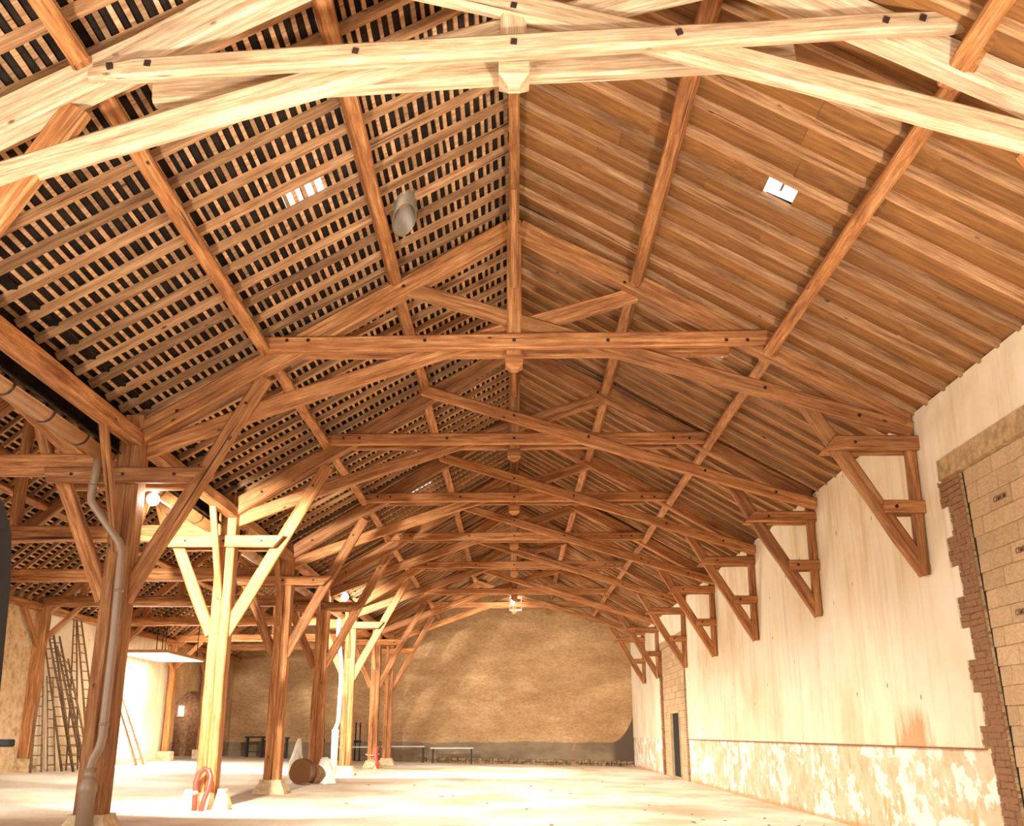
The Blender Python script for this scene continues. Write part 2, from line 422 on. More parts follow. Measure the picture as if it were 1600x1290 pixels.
# core behind everything
quadwall('wall_core', [(-2, 6.6, -.1, 5.6), (6.6, 12.4, 4.55, 5.6), (12.4, 32.3, -.1, 5.6), (32.3, 37.6, 4.42, 5.6), (37.6, YB, -.1, 5.6), (6.6, 12.4, -.1, 4.55)][:5], XR + .06, 'lintel', .4, wr)
quadwall('wall_core', [(6.4, 12.5, -.1, 4.6), (32.2, 34.0, -.1, 4.5), (35.95, 37.7, -.1, 4.5), (34.0, 35.95, 2.05, 4.5)], XR + .3, 'lintel', .2, wr)
# plaster skin above the dado (toothed at the near gateway)
teeth = []; z = 0.0; k = 0
while z < 4.28:
    z2 = min(z + .36, 4.28)
    w = (.62 if k % 2 else .44) + random.uniform(-.03, .03)
    teeth.append((z, z2, w)); z = z2; k += 1
top = 5.40
v = []; f = []
def slab(y0a, y0b, y1, z0, z1, x0, x1):
    """y0a at z0, y0b at z1 (slanting near edge)"""
    vv = [(x0, y0a, z0), (x0, y1, z0), (x0, y1, z1), (x0, y0b, z1), (x1, y0a, z0), (x1, y1, z0), (x1, y1, z1), (x1, y0b, z1)]
    ff = [(0, 3, 2, 1), (4, 5, 6, 7), (0, 1, 5, 4), (3, 7, 6, 2), (0, 4, 7, 3), (1, 2, 6, 5)]
    return vv, ff
P = []
for (z0, z1, w) in teeth:
    a0 = JAMB0(z0) + w; a1 = JAMB0(z1) + w
    lo, hi = max(z0, 1.2), z1
    if hi > lo:
        P.append(slab(JAMB0(lo) + w, JAMB0(hi) + w, 32.1, lo, hi, XR, XR + .07))
P.append(slab(12.2, 12.2, 32.1, 4.28, 4.56, XR, XR + .07))
P.append(slab(-2, -2, YB, 4.56, 5.34, XR, XR + .07)); P.append(slab(-2, -2, YB, 5.3, 5.62, XR + .06, XR + .2))
P.append(slab(37.8, 37.8, YB, 1.2, 4.56, XR, XR + .07))
P.append(slab(32.1, 32.1, 37.8, 4.42, 4.56, XR, XR + .07))
P.append(slab(-2, -2, 6.5, 1.2, 4.56, XR, XR + .07))
v, f = join(P); link('plaster', mesh('plaster', v, f, 'plaster'), wr)
P = [slab(JAMB0(0) + .45, JAMB0(1.2) + .42, 32.1, -.1, 1.2, XR + .012, XR + .07), slab(37.8, 37.8, YB, -.1, 1.2, XR + .012, XR + .07), slab(-2, -2, 6.5, -.1, 1.2, XR + .012, XR + .07)]
v, f = join(P); link('peeling_dado', mesh('peeling_dado', v, f, 'whitewash'), wr)
# thin brown seam along the dado
box('dado_seam', (XR - .012, JAMB0(1.2) + .5, 1.185), (XR + .02, 32.1, 1.205), 'underlay', wr)
# lintel
lin = slab(6.3, 6.3, 12.2, 4.30, 4.55, XR - .015, XR + .1); link('lintel', mesh('lintel', *lin, 'lintel'), wr)
lin = slab(32.3, 32.3, 37.6, 4.2, 4.42, XR - .01, XR + .1); link('lintel', mesh('lintel', *lin, 'lintel'), wr)
# bricks of the toothed jamb
bm_cache = []
for q in range(5):
    vv, ff = box_data(-.5, .5, -.5, .5, -.5, .5)
    vv = [(a + random.uniform(-.05, .05), b2 + random.uniform(-.05, .05), c2 + random.uniform(-.09, .09)) for a, b2, c2 in vv]
    bm_cache.append(mesh('brick', vv, ff, 'brick'))
z = 0.02; course = 0
while z < 4.26:
    w = next((t[2] for t in teeth if t[0] <= z + .03 < t[1]), .45)
    if z < 1.2: w = .43
    y = JAMB0(z); end = y + w - .01; off = 0 if course % 2 else .11
    first = True
    while y < end - .03:
        ln = (.11 if (first and off) else random.choice((.22, .22, .15, .11))); first = False
        ln = min(ln, end - y)
        o = link('brick', random.choice(bm_cache), wr)
        pr = random.uniform(-.006, .014)
        o.location = (XR + .06 + pr, y + ln / 2, z + .031); o.scale = (.12, max(ln - .012, .02), .058)
        y += ln
    z += .0715; course += 1
P = [slab(JAMB0(0) + .0, JAMB0(4.28) + .0, 12.5, 0, 4.28, XR + .025, XR + .09)]
v, f = join(P); link('mortar', mesh('mortar', v, f, 'lintel'), wr)
link('gap_shade_strip', mesh('gap_shade_strip', *slab(JAMB0(0) - .045, JAMB0(4.28) - .045, 11.9, 0, 4.28, XR + .056, XR + .085), 'iron'), wr)  # dark slab standing in for the shade in the joint beside the jamb
# concrete blocks filling the near gateway
bl = []
for q in range(5):
    vv, ff = box_data(-.5, .5, -.5, .5, -.5, .5)
    vv = [(a, b2 + random.uniform(-.012, .012), c2 + random.uniform(-.03, .03)) for a, b2, c2 in vv]
    bl.append(mesh('concrete_block', vv, ff, 'block'))
row = 0; z = .0
stampspots = []
while z < 4.25:
    z2 = min(z + .205, 4.29)
    y = JAMB0(z) - .03; off = .25 if row % 2 else 0
    first = True
    while y > 6.7:
        ln = .51 - (off if first and off else 0); first = False
        if row == 20: ln = .36
        o = link('concrete_block', random.choice(bl), wr)
        o.location = (XR + .15 + random.uniform(-.004, .006), y - ln / 2, (z + z2) / 2); o.scale = (.2, ln - .012, z2 - z - .012)
        stampspots.append((row, y - ln / 2, (z + z2) / 2)); y -= ln
    z = z2; row += 1
link('mortar', mesh('mortar', *slab(6.5, 6.5, 11.8, 0, 4.3, XR + .062, XR + .2), 'lintel'), wr)
def stamp(txt, y, z, size=.085):
    cu = bpy.data.curves.new('stamp', 'FONT'); cu.body = txt; cu.size = size; cu.align_x = 'CENTER'; cu.align_y = 'CENTER'
    cu.extrude = .0015; cu.offset = .001
    o0 = bpy.data.objects.new('stamp_tmp', cu); COL.objects.link(o0)
    dg = bpy.context.evaluated_depsgraph_get(); me = bpy.data.meshes.new_from_object(o0.evaluated_get(dg))
    bpy.data.objects.remove(o0); me.name = 'stamp'; me.materials.clear(); me.materials.append(M['stamp'])
    mw = Matrix(((0, 0, -1), (-1, 0, 0), (0, 1, 0))).to_4x4(); mw.translation = (XR + .042, y, z)
    link('stamp', me, wr, mw=mw)
for (yy, zz) in ((10.6, 3.78), (10.55, 3.15), (10.75, 2.52)):
    c2 = min(stampspots, key=lambda s: abs(s[1] - yy) + 3 * abs(s[2] - zz)); stamp('CEMUM', c2[1], c2[2])
# far blocked doorway: block rows with joints
blk2 = []
row = 0; z = 0.0
while z < 4.18:
    z2 = min(z + .205, 4.2); y = 37.5; off = .25 if row % 2 else 0; first = True
    while y > 32.45:
        ln = min(.51 - (off if first else 0), y - 32.4); first = False
        a, b2 = y - ln, y
        y -= ln
        if z < 2.03:
            if a < 35.92 and b2 > 33.98:
                if a < 33.98 - .08: b2 = 33.98
                elif b2 > 35.92 + .08: a = 35.92
                else: continue
        o = link('concrete_block', bl[row % 5], wr)
        o.location = (XR + .13, (a + b2) / 2, (z + z2) / 2); o.scale = (.14, b2 - a - .014, z2 - z - .014)
    z = z2; row += 1
link('mortar', mesh('mortar', *join([slab(32.3, 32.3, 33.98, 0, 4.2, XR + .075, XR + .2), slab(35.92, 35.92, 37.6, 0, 4.2, XR + .075, XR + .2), slab(33.98, 33.98, 35.92, 2.05, 4.2, XR + .075, XR + .2)]), 'lintel'), wr)
P = []
for (ya, yb) in ((32.1, 32.42), (37.5, 37.8)):
    z = 0
    while z < 4.3:
        w = random.uniform(-.05, .05)
        P.append(box_data(XR - .01, XR + .1, ya - (w if ya < 33 else 0), yb + (w if ya > 33 else 0), z + .005, z + .062)); z += .0715
v, f = join(P); o = link('brick_edging', mesh('brick_edging', v, f, 'brick'), wr); o['kind'] = 'stuff'
# doorway in it: passage and half open dark door
d = bpy.data.objects.new('door_1', None); COL.objects.link(d); d['kind'] = 'structure'
box('reveal', (XR + .03, 33.98, 0), (XR + .6, 34.04, 2.05), 'block', d)
box('reveal', (XR + .03, 35.86, 0), (XR + .6, 35.92, 2.05), 'block', d)
box('head', (XR + .03, 33.98, 2.0), (XR + .6, 35.92, 2.06), 'block', d)
box('door_leaf', (XR + .12, 34.03, .03), (XR + .17, 35.88, 2.0), 'black', d)
box('handle', (XR + .08, 34.15, 1.0), (XR + .12, 34.3, 1.03), 'chrome', d)

# far wall --------------------------------------------------------------
v = [(XS - .3, YB, 0), (XR + .4, YB, -.1), (XR + .4, YB, 5.4), (0, YB, 8.55), (XP - .2, YB, 5.45), (-8.65, YB, 8.3), (XS - .3, YB, 4.7)]
v += [(a, b2 + .3, c2) for a, b2, c2 in v]
f = [(0, 1, 2, 3, 4, 5, 6), tuple(reversed(range(7, 14)))] + [(i, (i + 1) % 7, (i + 1) % 7 + 7, i + 7) for i in range(7)]
wb = link('wall_back', mesh('wall_back', v, f, 'render')); wb['kind'] = 'structure'
# rubble foot of the far wall
P = []
x = -4.2
while x < 5.15:
    w = random.uniform(.12, .35)
    for zz in (0, .13):
        h = random.uniform(.09, .14); dpt = random.uniform(.05, .14)
        a, ff = box_data(x, x + w * .92, YB - dpt, YB + .02, floor_z(x) - .03 + zz, floor_z(x) - .03 + zz + h)
        a = [(p[0] + random.uniform(-.03, .03), p[1] + random.uniform(-.02, .02), p[2] + random.uniform(-.02, .02)) for p in a]
        P.append((a, ff))
    x += w
v, f = join(P); o = link('rubble_footing', mesh('rubble_footing', v, f, 'rubble'), wb); o['kind'] = 'stuff'

# left side wall of the aisle -------------------------------------------
wl = bpy.data.objects.new('wall_left', None); COL.objects.link(wl); wl['kind'] = 'structure'
quadwall('stone_face', [(-4, 27.0, 0, 4.75)], XS + .12, 'rough', -.4, wl)
quadwall('plaster_face', [(27.0, 37.9, 0, 4.75)], XS, 'plaster', -.35, wl)
quadwall('brown_face', [(37.9, 39.1, 0, 4.75), (43.6, YB + .1, 0, 4.75), (39.1, 43.6, 3.15, 4.75)], XS, 'render', -.35, wl)
# arch head between the reveals
P = []
K = 12
for i in range(K):
    a0 = 39.1 + 4.5 * i / K; a1 = 39.1 + 4.5 * (i + 1) / K
    f0 = lambda a: 2.45 + .5 * math.sin(math.pi * (a - 39.1) / 4.5)
    vv = [(XS - .35, a0, f0(a0)), (XS, a0, f0(a0)), (XS, a1, f0(a1)), (XS - .35, a1, f0(a1)), (XS - .35, a0, 3.16), (XS, a0, 3.16), (XS, a1, 3.16), (XS - .35, a1, 3.16)]
    P.append((vv, [(0, 3, 2, 1), (1, 2, 6, 5), (4, 5, 6, 7), (0, 4, 7, 3)]))
v, f = join(P); link('arch_head', mesh('arch_head', v, f, 'render'), wl)
# room seen through the arch
box('passage_wall', (XS - 3.4, 38.6, .3), (XS - 3.2, 46.4, 3.3), 'brick', wl)
box('passage_wall', (XS - 3.4, 46.2, .3), (XS - .35, 46.4, 3.3), 'brick', wl)
box('passage_wall', (XS - 3.4, 38.4, .3), (XS - .35, 38.6, 3.3), 'brick', wl)
box('passage_ceiling', (XS - 3.4, 38.4, 3.3), (XS - .3, 46.4, 3.4), 'brick', wl)
box('passage_floor', (XS - 3.4, 38.4, .3), (XS + .0, 46.4, .44), 'floor', wl)
wn = bpy.data.objects.new('window_1', None); COL.objects.link(wn); wn['kind'] = 'structure'
box('pane', (-14.55, 46.16, 2.12), (-14.33, 46.19, 2.5), 'daypane', wn)
box('glazing_bar', (-14.55, 46.12, 2.24), (-14.33, 46.16, 2.27), 'iron', wn)
box('sill', (-14.6, 46.1, 2.05), (-14.28, 46.2, 2.12), 'block', wn)
point('passage_fill', (-14.3, 45.4, 2.3), 40, (1, .9, .8), .3)  # fill point added inside to light the brick

# ------------------------------------------------------------------ roofs
def slope_frame(xr, zr, alpha, side, ang_off=0.0):
    """matrix: local X runs down the slope, local Y along the hall, local Z is the outward normal"""
    X = Vector((side * math.cos(alpha), 0, -math.sin(alpha))); Z = Vector((side * math.sin(alpha), 0, math.cos(alpha)))
    Y = Z.cross(X)
    m = Matrix((X, Y, Z)).transposed().to_4x4(); m.translation = (xr, 0, zr); return m, Y.y
def rafter_mesh(name, L, w, h, mat, n=4):
    me = []
    for q in range(n):
        v = []; f = []; K = 7
        for i in range(K + 1):
            r = i / K; dy = random.uniform(-.008, .008); dz = random.uniform(-.006, .006); s = 1 + random.uniform(-.09, .09)
            for (a, c2) in ((-w / 2, 0), (w / 2, 0), (w / 2, h), (-w / 2, h)):
                v.append((r * L, a * s + dy, c2 + (dz if c2 == 0 else 0)))
        for i in range(K):
            for j in range(4):
                f.append((i * 4 + j, i * 4 + (j + 1) % 4, i * 4 + 4 + (j + 1) % 4, i * 4 + 4 + j))
        f.append((3, 2, 1, 0)); f.append(tuple(K * 4 + j for j in range(4)))
        f = [tuple(reversed(x)) for x in f]
        me.append(mesh(name, v, f, mat))
    return me
def batten_mesh(y0, y1, step, w, t, mat, n=6):
    me = []
    K = int((y1 - y0) / step) + 1
    for q in range(n):
        v = []; f = []
        off = 0
        for i in range(K + 1):
            y = y0 + (y1 - y0) * i / K
            if i % 6 == q: off = random.uniform(-.012, .012)
            ww = w / 2 * (1 + random.uniform(-.18, .18))
            for (a, c2) in ((-ww + off, 0), (ww + off, 0), (ww + off, t), (-ww + off, t)):
                v.append((a, y, c2))
        for i in range(K):
            for j in range(4):
                f.append((i * 4 + j, i * 4 + 4 + j, i * 4 + 4 + (j + 1) % 4, i * 4 + (j + 1) % 4))
        f.append((0, 1, 2, 3)); f.append(tuple(reversed([K * 4 + j for j in range(4)])))
        f = [tuple(reversed(x)) for x in f]
        me.append(mesh('batten', v, f, mat))
    return me
def tiles(name, mw, L, gauge, y0, y1, w, length, holes, parent, lift):
    vs = []; fs = []; nrow = int(L / gauge) + 1
    mu_, my_ = (.12, .26) if gauge > .2 else (-.03, .12)
    base = np.array([(0, 0, 0), (1, 0, 0), (1, 1, 0), (0, 1, 0), (0, 0, 1), (1, 0, 1), (1, 1, 1), (0, 1, 1)], float)
    fb = np.array([(0, 1, 2, 3), (4, 7, 6, 5), (0, 4, 5, 1), (2, 6, 7, 3), (1, 5, 6, 2), (0, 3, 7, 4)])
    ny = int((y1 - y0) / w)
    allv = []; allf = []; k = 0
    r_ = np.random.default_rng(11)
    for i in range(nrow):
        u = i * gauge - .02
        for j in range(ny):
            y = y0 + j * w + (w / 2 if i % 2 else 0) + r_.uniform(-.006, .006)
            yc = y + w / 2
            if any(u + length > h[0] - mu_ and u < h[1] + mu_ and h[2] - my_ < yc < h[3] + my_ for h in holes): continue
            b2 = base.copy(); ll = length + r_.uniform(-.01, .01)
            b2[:, 0] = u + base[:, 0] * ll; b2[:, 1] = y + base[:, 1] * (w - .004)
            # tile rises towards the eaves, lying over the course below
            b2[:, 2] = lift + base[:, 2] * .012 + base[:, 0] * .022 + (1 - base[:, 0]) * 0 + r_.uniform(-.003, .003)
            allv.append(b2); allf.append(fb + k); k += 8
    V = np.concatenate(allv); F = np.concatenate(allf)
    me = bpy.data.meshes.new(name); me.from_pydata(V.tolist(), [], F.tolist()); me.materials.append(M['tile'])
    o = link(name, me, parent, mw=mw); o['kind'] = 'stuff'; return o
def build_slope(parent, xr, zr, alpha, side, L, rstep, rw, rh, y0, y1, mode, gauge=.11, bw=.045, holes=()):
    mw, sy = slope_frame(xr, zr, alpha, side)
    rm = rafter_mesh('rafter', L, rw, rh, 'rafter')
    ys_ = []; y = y0
    while y < y1:
        o = link('rafter', random.choice(rm), parent)
        m = mw.copy(); m.translation = Vector((xr, y, zr)); o.matrix_basis = m @ Matrix.Rotation(random.uniform(-.006, .006), 4, 'Z')
        ys_.append(y); y += rstep + random.uniform(-.02, .02)
    lo, hi = (y0 - .3) * sy, (y1 + .1) * sy
    a, b2 = min(lo, hi), max(lo, hi)
    if mode == 'batten':
        bm_ = batten_mesh(a, b2, .55, bw, .024, 'batten')
        i = 0; u = .06
        while u < L:
            o = link('batten', bm_[i % 6], parent)
            m = mw @ Matrix.Translation((u, 0, rh)) @ Matrix.Rotation(random.uniform(-.0006, .0006), 4, 'Z'); o.matrix_basis = m
            u += gauge; i += 1
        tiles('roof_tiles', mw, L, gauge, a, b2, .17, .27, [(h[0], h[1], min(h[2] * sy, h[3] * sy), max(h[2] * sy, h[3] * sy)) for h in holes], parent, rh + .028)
    else:
        pm = []
        for q in range(4):
            v = []; f = []; K = 6; J = 5
            for i in range(K + 1):
                for j in range(J + 1):
                    s = math.sin(math.pi * j / J); v.append((i / K, j / J, -.035 * s + random.uniform(-.004, .004)))
            n0 = len(v); v += [(p[0], p[1], .012) for p in v]
            for i in range(K):
                for j in range(J):
                    a0 = i * (J + 1) + j; f.append((a0, a0 + 1, a0 + J + 2, a0 + J + 1)); f.append((n0 + a0, n0 + a0 + J + 1, n0 + a0 + J + 2, n0 + a0 + 1))
            f = [tuple(x) for x in f]
            pm.append((v, f, mesh('underlay_panel', v, f, 'underlay', True)))
        far = []
        for i in range(len(ys_) - 1):
            ya, yb = ys_[i], ys_[i + 1]
            cuts = [0] + sorted([L * (.22 + random.uniform(-.1, .1)), L * (.48 + random.uniform(-.09, .09)), L * (.75 + random.uniform(-.1, .1))]) + [L + .1]
            for c in range(4):
                hole = [h for h in holes if ya < (h[2] + h[3]) / 2 < yb]
                segs = [(cuts[c], cuts[c + 1])]
                for h in hole:
                    ns = []
                    for (s0, s1) in segs:
                        if h[0] > s0 and h[1] < s1: ns += [(s0, h[0]), (h[1], s1)]
                        elif s0 < h[0] < s1: ns.append((s0, h[0]))
                        elif s0 < h[1] < s1: ns.append((h[1], s1))
                        else: ns.append((s0, s1))
                    segs = ns
                for (s0, s1) in segs:
                    yl = (ya if sy > 0 else -yb); lift = rh - .012 + random.choice((0, .008, .016)) * (1 if c % 2 else .5)
                    mm = mw @ Matrix.Translation((s0 - .02, yl - .01, lift)) @ Matrix.Diagonal((s1 - s0 + .04, yb - ya + .02, 1, 1))
                    if yb < 30:
                        o = link('underlay_panel', random.choice(pm)[2], parent); o.matrix_basis = mm
                    else:
                        vv, ff, _ = random.choice(pm); far.append(([mm @ Vector(p) for p in vv], ff))
        if far:
            v, f = join(far); o = link('underlay_panels', mesh('underlay_panels', v, f, 'underlay', True), parent); o['kind'] = 'stuff'
        # outer tiling above the sheets, laid as one covering with the glass tile openings left out
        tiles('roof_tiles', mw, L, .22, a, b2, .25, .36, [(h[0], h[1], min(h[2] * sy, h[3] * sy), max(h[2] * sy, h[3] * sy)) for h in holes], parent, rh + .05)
    return mw, sy
ceil_ = bpy.data.objects.new('ceiling', None); COL.objects.link(ceil_); ceil_['kind'] = 'structure'
LM = 5.2 / math.cos(ALPHA)
cu_ = lambda x: abs(x) / math.cos(ALPHA)
holesL = [(cu_(2.10), cu_(2.50), 9.92, 10.28), (cu_(2.0), cu_(2.5), 24.2, 24.9), (cu_(2.6), cu_(2.9), 30.4, 30.8), (cu_(1.75), cu_(1.95), 23.3, 23.6)]
holesR = [(cu_(2.6), cu_(2.92), 9.35, 9.62), (cu_(2.7), cu_(3.05), 13.9, 14.25), (cu_(2.7), cu_(3.0), 18.0, 18.3), (cu_(2.9), cu_(3.1), 34.8, 35.1)]
mwL, syL = build_slope(ceil_, 0, 8.35, ALPHA, -1, LM - .1, .49, .075, .085, .9, YB - .1, 'batten', .112, .042, holesL)
mwR, syR = build_slope(ceil_, 0, 8.35, ALPHA, 1, LM + .12, .49, .07, .10, .9, YB - .1, 'panel', holes=holesR)
# skylights: glass tiles in the openings
def skylight(mw, sy, h, label):
    t = thing('glass_roof_tile', label, 'skylight', mw @ Vector(((h[0] + h[1]) / 2, (h[2] + h[3]) / 2 * sy, .10)))
    n = 2
    for k in range(n):
        a = h[0] + (h[1] - h[0]) * k / n; b2 = h[0] + (h[1] - h[0]) * (k + 1) / n
        v, f = box_data(a + .004, b2 + .01, min(h[2] * sy, h[3] * sy), max(h[2] * sy, h[3] * sy), .12 + .01 * k, .128 + .01 * k)
        v = [(mw @ Vector(p)) - t.location for p in v]
        link('glass_pane', mesh('glass_pane', v, f, 'glass'), t)
    a = (h[0] + h[1]) / 2
    v, f = box_data(a - .012, a + .012, min(h[2] * sy, h[3] * sy), max(h[2] * sy, h[3] * sy), .1, .12)
    v = [(mw @ Vector(p)) - t.location for p in v]; link('glazing_bar', mesh('glazing_bar', v, f, 'flue'), t)
for h, l in zip(holesL, ('large bright glass tile in the battened left slope, nearest of the left skylights', 'long bright skylight in the left slope above the third far truss', 'small bright glass tile low on the left slope deep in the hall', 'tiny bright gap of glass high on the left slope beside the long skylight')):
    skylight(mwL, syL, h, l)
for h, l in zip(holesR, ('bright glass tile in the brown right slope between its two long purlins', 'bright glass tile of the right slope seen just under the second collar beam', 'small bright glass tile of the right slope above the third truss', 'farthest small bright glass tile of the right slope')):
    skylight(mwR, syR, h, l)
# purlins, ridge and wall plates between the trusses
stations = [.9] + [T[k] for k in KEYS] + [YB]
for i in range(len(stations) - 1):
    a, b2 = stations[i], stations[i + 1]
    for (x, z, side) in ((-1.62, 7.27, -1), (-3.33, 6.25, -1), (1.66, 7.23, 1), (3.42, 6.22, 1)):
        yd = (math.cos(ALPHA), 0, -math.sin(ALPHA) * side)
        beam('purlin', (x + random.uniform(-.03, .03), a - .15, z), (x + random.uniform(-.03, .03), b2 + .15, z + random.uniform(-.02, .02)), .15, .19, 'timber', ceil_, ydir=yd, seg=7, rough=.009, bow=random.uniform(-.03, .01))
    beam('ridge_beam', (0, a, 8.17), (0, b2, 8.17), .13, .2, 'timber', ceil_, ydir=(1, 0, 0), seg=5)
    beam('wall_plate', (-4.88, a, 5.0), (-4.88, b2, 5.0), .2, .2, 'timber', ceil_, ydir=(1, 0, 0), seg=6, rough=.01)

# aisle roof --------------------------------------------------------------
XC = -8.65; ALA = math.atan(.87); ZC = 7.75
ceil2 = bpy.data.objects.new('ceiling_left', None); COL.objects.link(ceil2); ceil2['kind'] = 'structure'
LA = 3.35 / math.cos(ALA)
LA2 = 3.75 / math.cos(ALA)
build_slope(ceil2, XC, ZC, ALA, -1, LA2, .49, .07, .08, 4.0, YB - .1, 'batten', .13, .045, [])
build_slope(ceil2, XC, ZC, ALA, 1, LA, .49, .07, .08, 4.0, YB - .1, 'batten', .13, .045, [])
st2 = [4.0] + [T[k] for k in KEYS] + [YB]
for i in range(len(st2) - 1):
    a, b2 = st2[i], st2[i + 1]
    for (d_, side) in ((1.7, -1), (1.7, 1)):
        x = XC + side * d_; z = ZC - .87 * d_ - .14
        beam('purlin', (x, a, z), (x, b2, z), .14, .18, 'timber', ceil2, ydir=(math.cos(ALA), 0, -side * math.sin(ALA)), seg=5, rough=.008)
    beam('ridge_beam', (XC, a, ZC - .14), (XC, b2, ZC - .14), .12, .18, 'timber', ceil2, ydir=(1, 0, 0), seg=4)
    beam('wall_plate', (-5.5, a, 4.93), (-5.5, b2, 4.93), .16, .16, 'timber', ceil2, ydir=(1, 0, 0), seg=4)
    beam('wall_plate', (-12.25, a, 4.48), (-12.25, b2, 4.48), .18, .18, 'timber', ceil2, ydir=(1, 0, 0), seg=4)

# ridge capping over both roofs and the valley lining between them
def capping(name, xc, zc, half, drop, parent, thick=.03):
    v = []
    for y in (.4, YB + .2):
        v += [(xc - half, y, zc - drop), (xc, y, zc), (xc + half, y, zc - drop), (xc - half, y, zc - drop + thick), (xc, y, zc + thick), (xc + half, y, zc - drop + thick)]
    f = [(0, 1, 7, 6), (1, 2, 8, 7), (3, 9, 10, 4), (4, 10, 11, 5), (0, 6, 9, 3), (2, 5, 11, 8), (0, 3, 4, 1), (1, 4, 5, 2), (6, 7, 10, 9), (7, 8, 11, 10)]
    link(name, mesh(name, v, f, 'tile'), parent)
box('valley_lining', (-5.46, .4, 4.98), (-5.42, YB, 5.60), 'tile', ceil_); box('valley_lining', (-5.46, .4, 5.54), (-4.9, YB, 5.58), 'tile', ceil_)
capping('ridge_capping', 0, 8.62, .3, .15, ceil_)
capping('ridge_capping', XC, ZC + .33, .3, .22, ceil2)

# ------------------------------------------------------------------ main trusses
ORD = {'A': 'nearest roof truss, pale, its twin collar crossing the top of the picture',
       'B': 'second roof truss with long orange twin collar at mid height of the picture',
       'C': 'third roof truss from the camera, below and behind the second collar',
       'D': 'fourth roof truss from the camera, over the second pair of far braces',
       'E': 'fifth roof truss from the camera, halfway down the long hall',
       'F': 'sixth roof truss from the camera, third from the far wall',
       'G': 'seventh roof truss, last but one before the brown far wall',
       'H': 'farthest roof truss, pale floodlit collar against the brown far wall'}
def bolt(beam_o, wpos, s=.032, axis='y'):
    """square rusty bolt head, a sub-part of its beam"""
    mw = beam_o.matrix_basis.copy(); p = beam_o.parent
    if p is not None: mw.translation = mw.translation + org(p)
    lc = mw.inverted() @ Vector(wpos)
    v, f = box_data(-s / 2, s / 2, -.014, .014, -s / 2, s / 2)
    if s > .03:
        import bmesh
    rt = Matrix.Rotation(random.uniform(-.5, .5), 4, 'Y')
    me = mesh('bolt', [rt @ Vector(q) for q in v], f, 'bolt')
    link('bolt', me, beam_o, loc=lc)
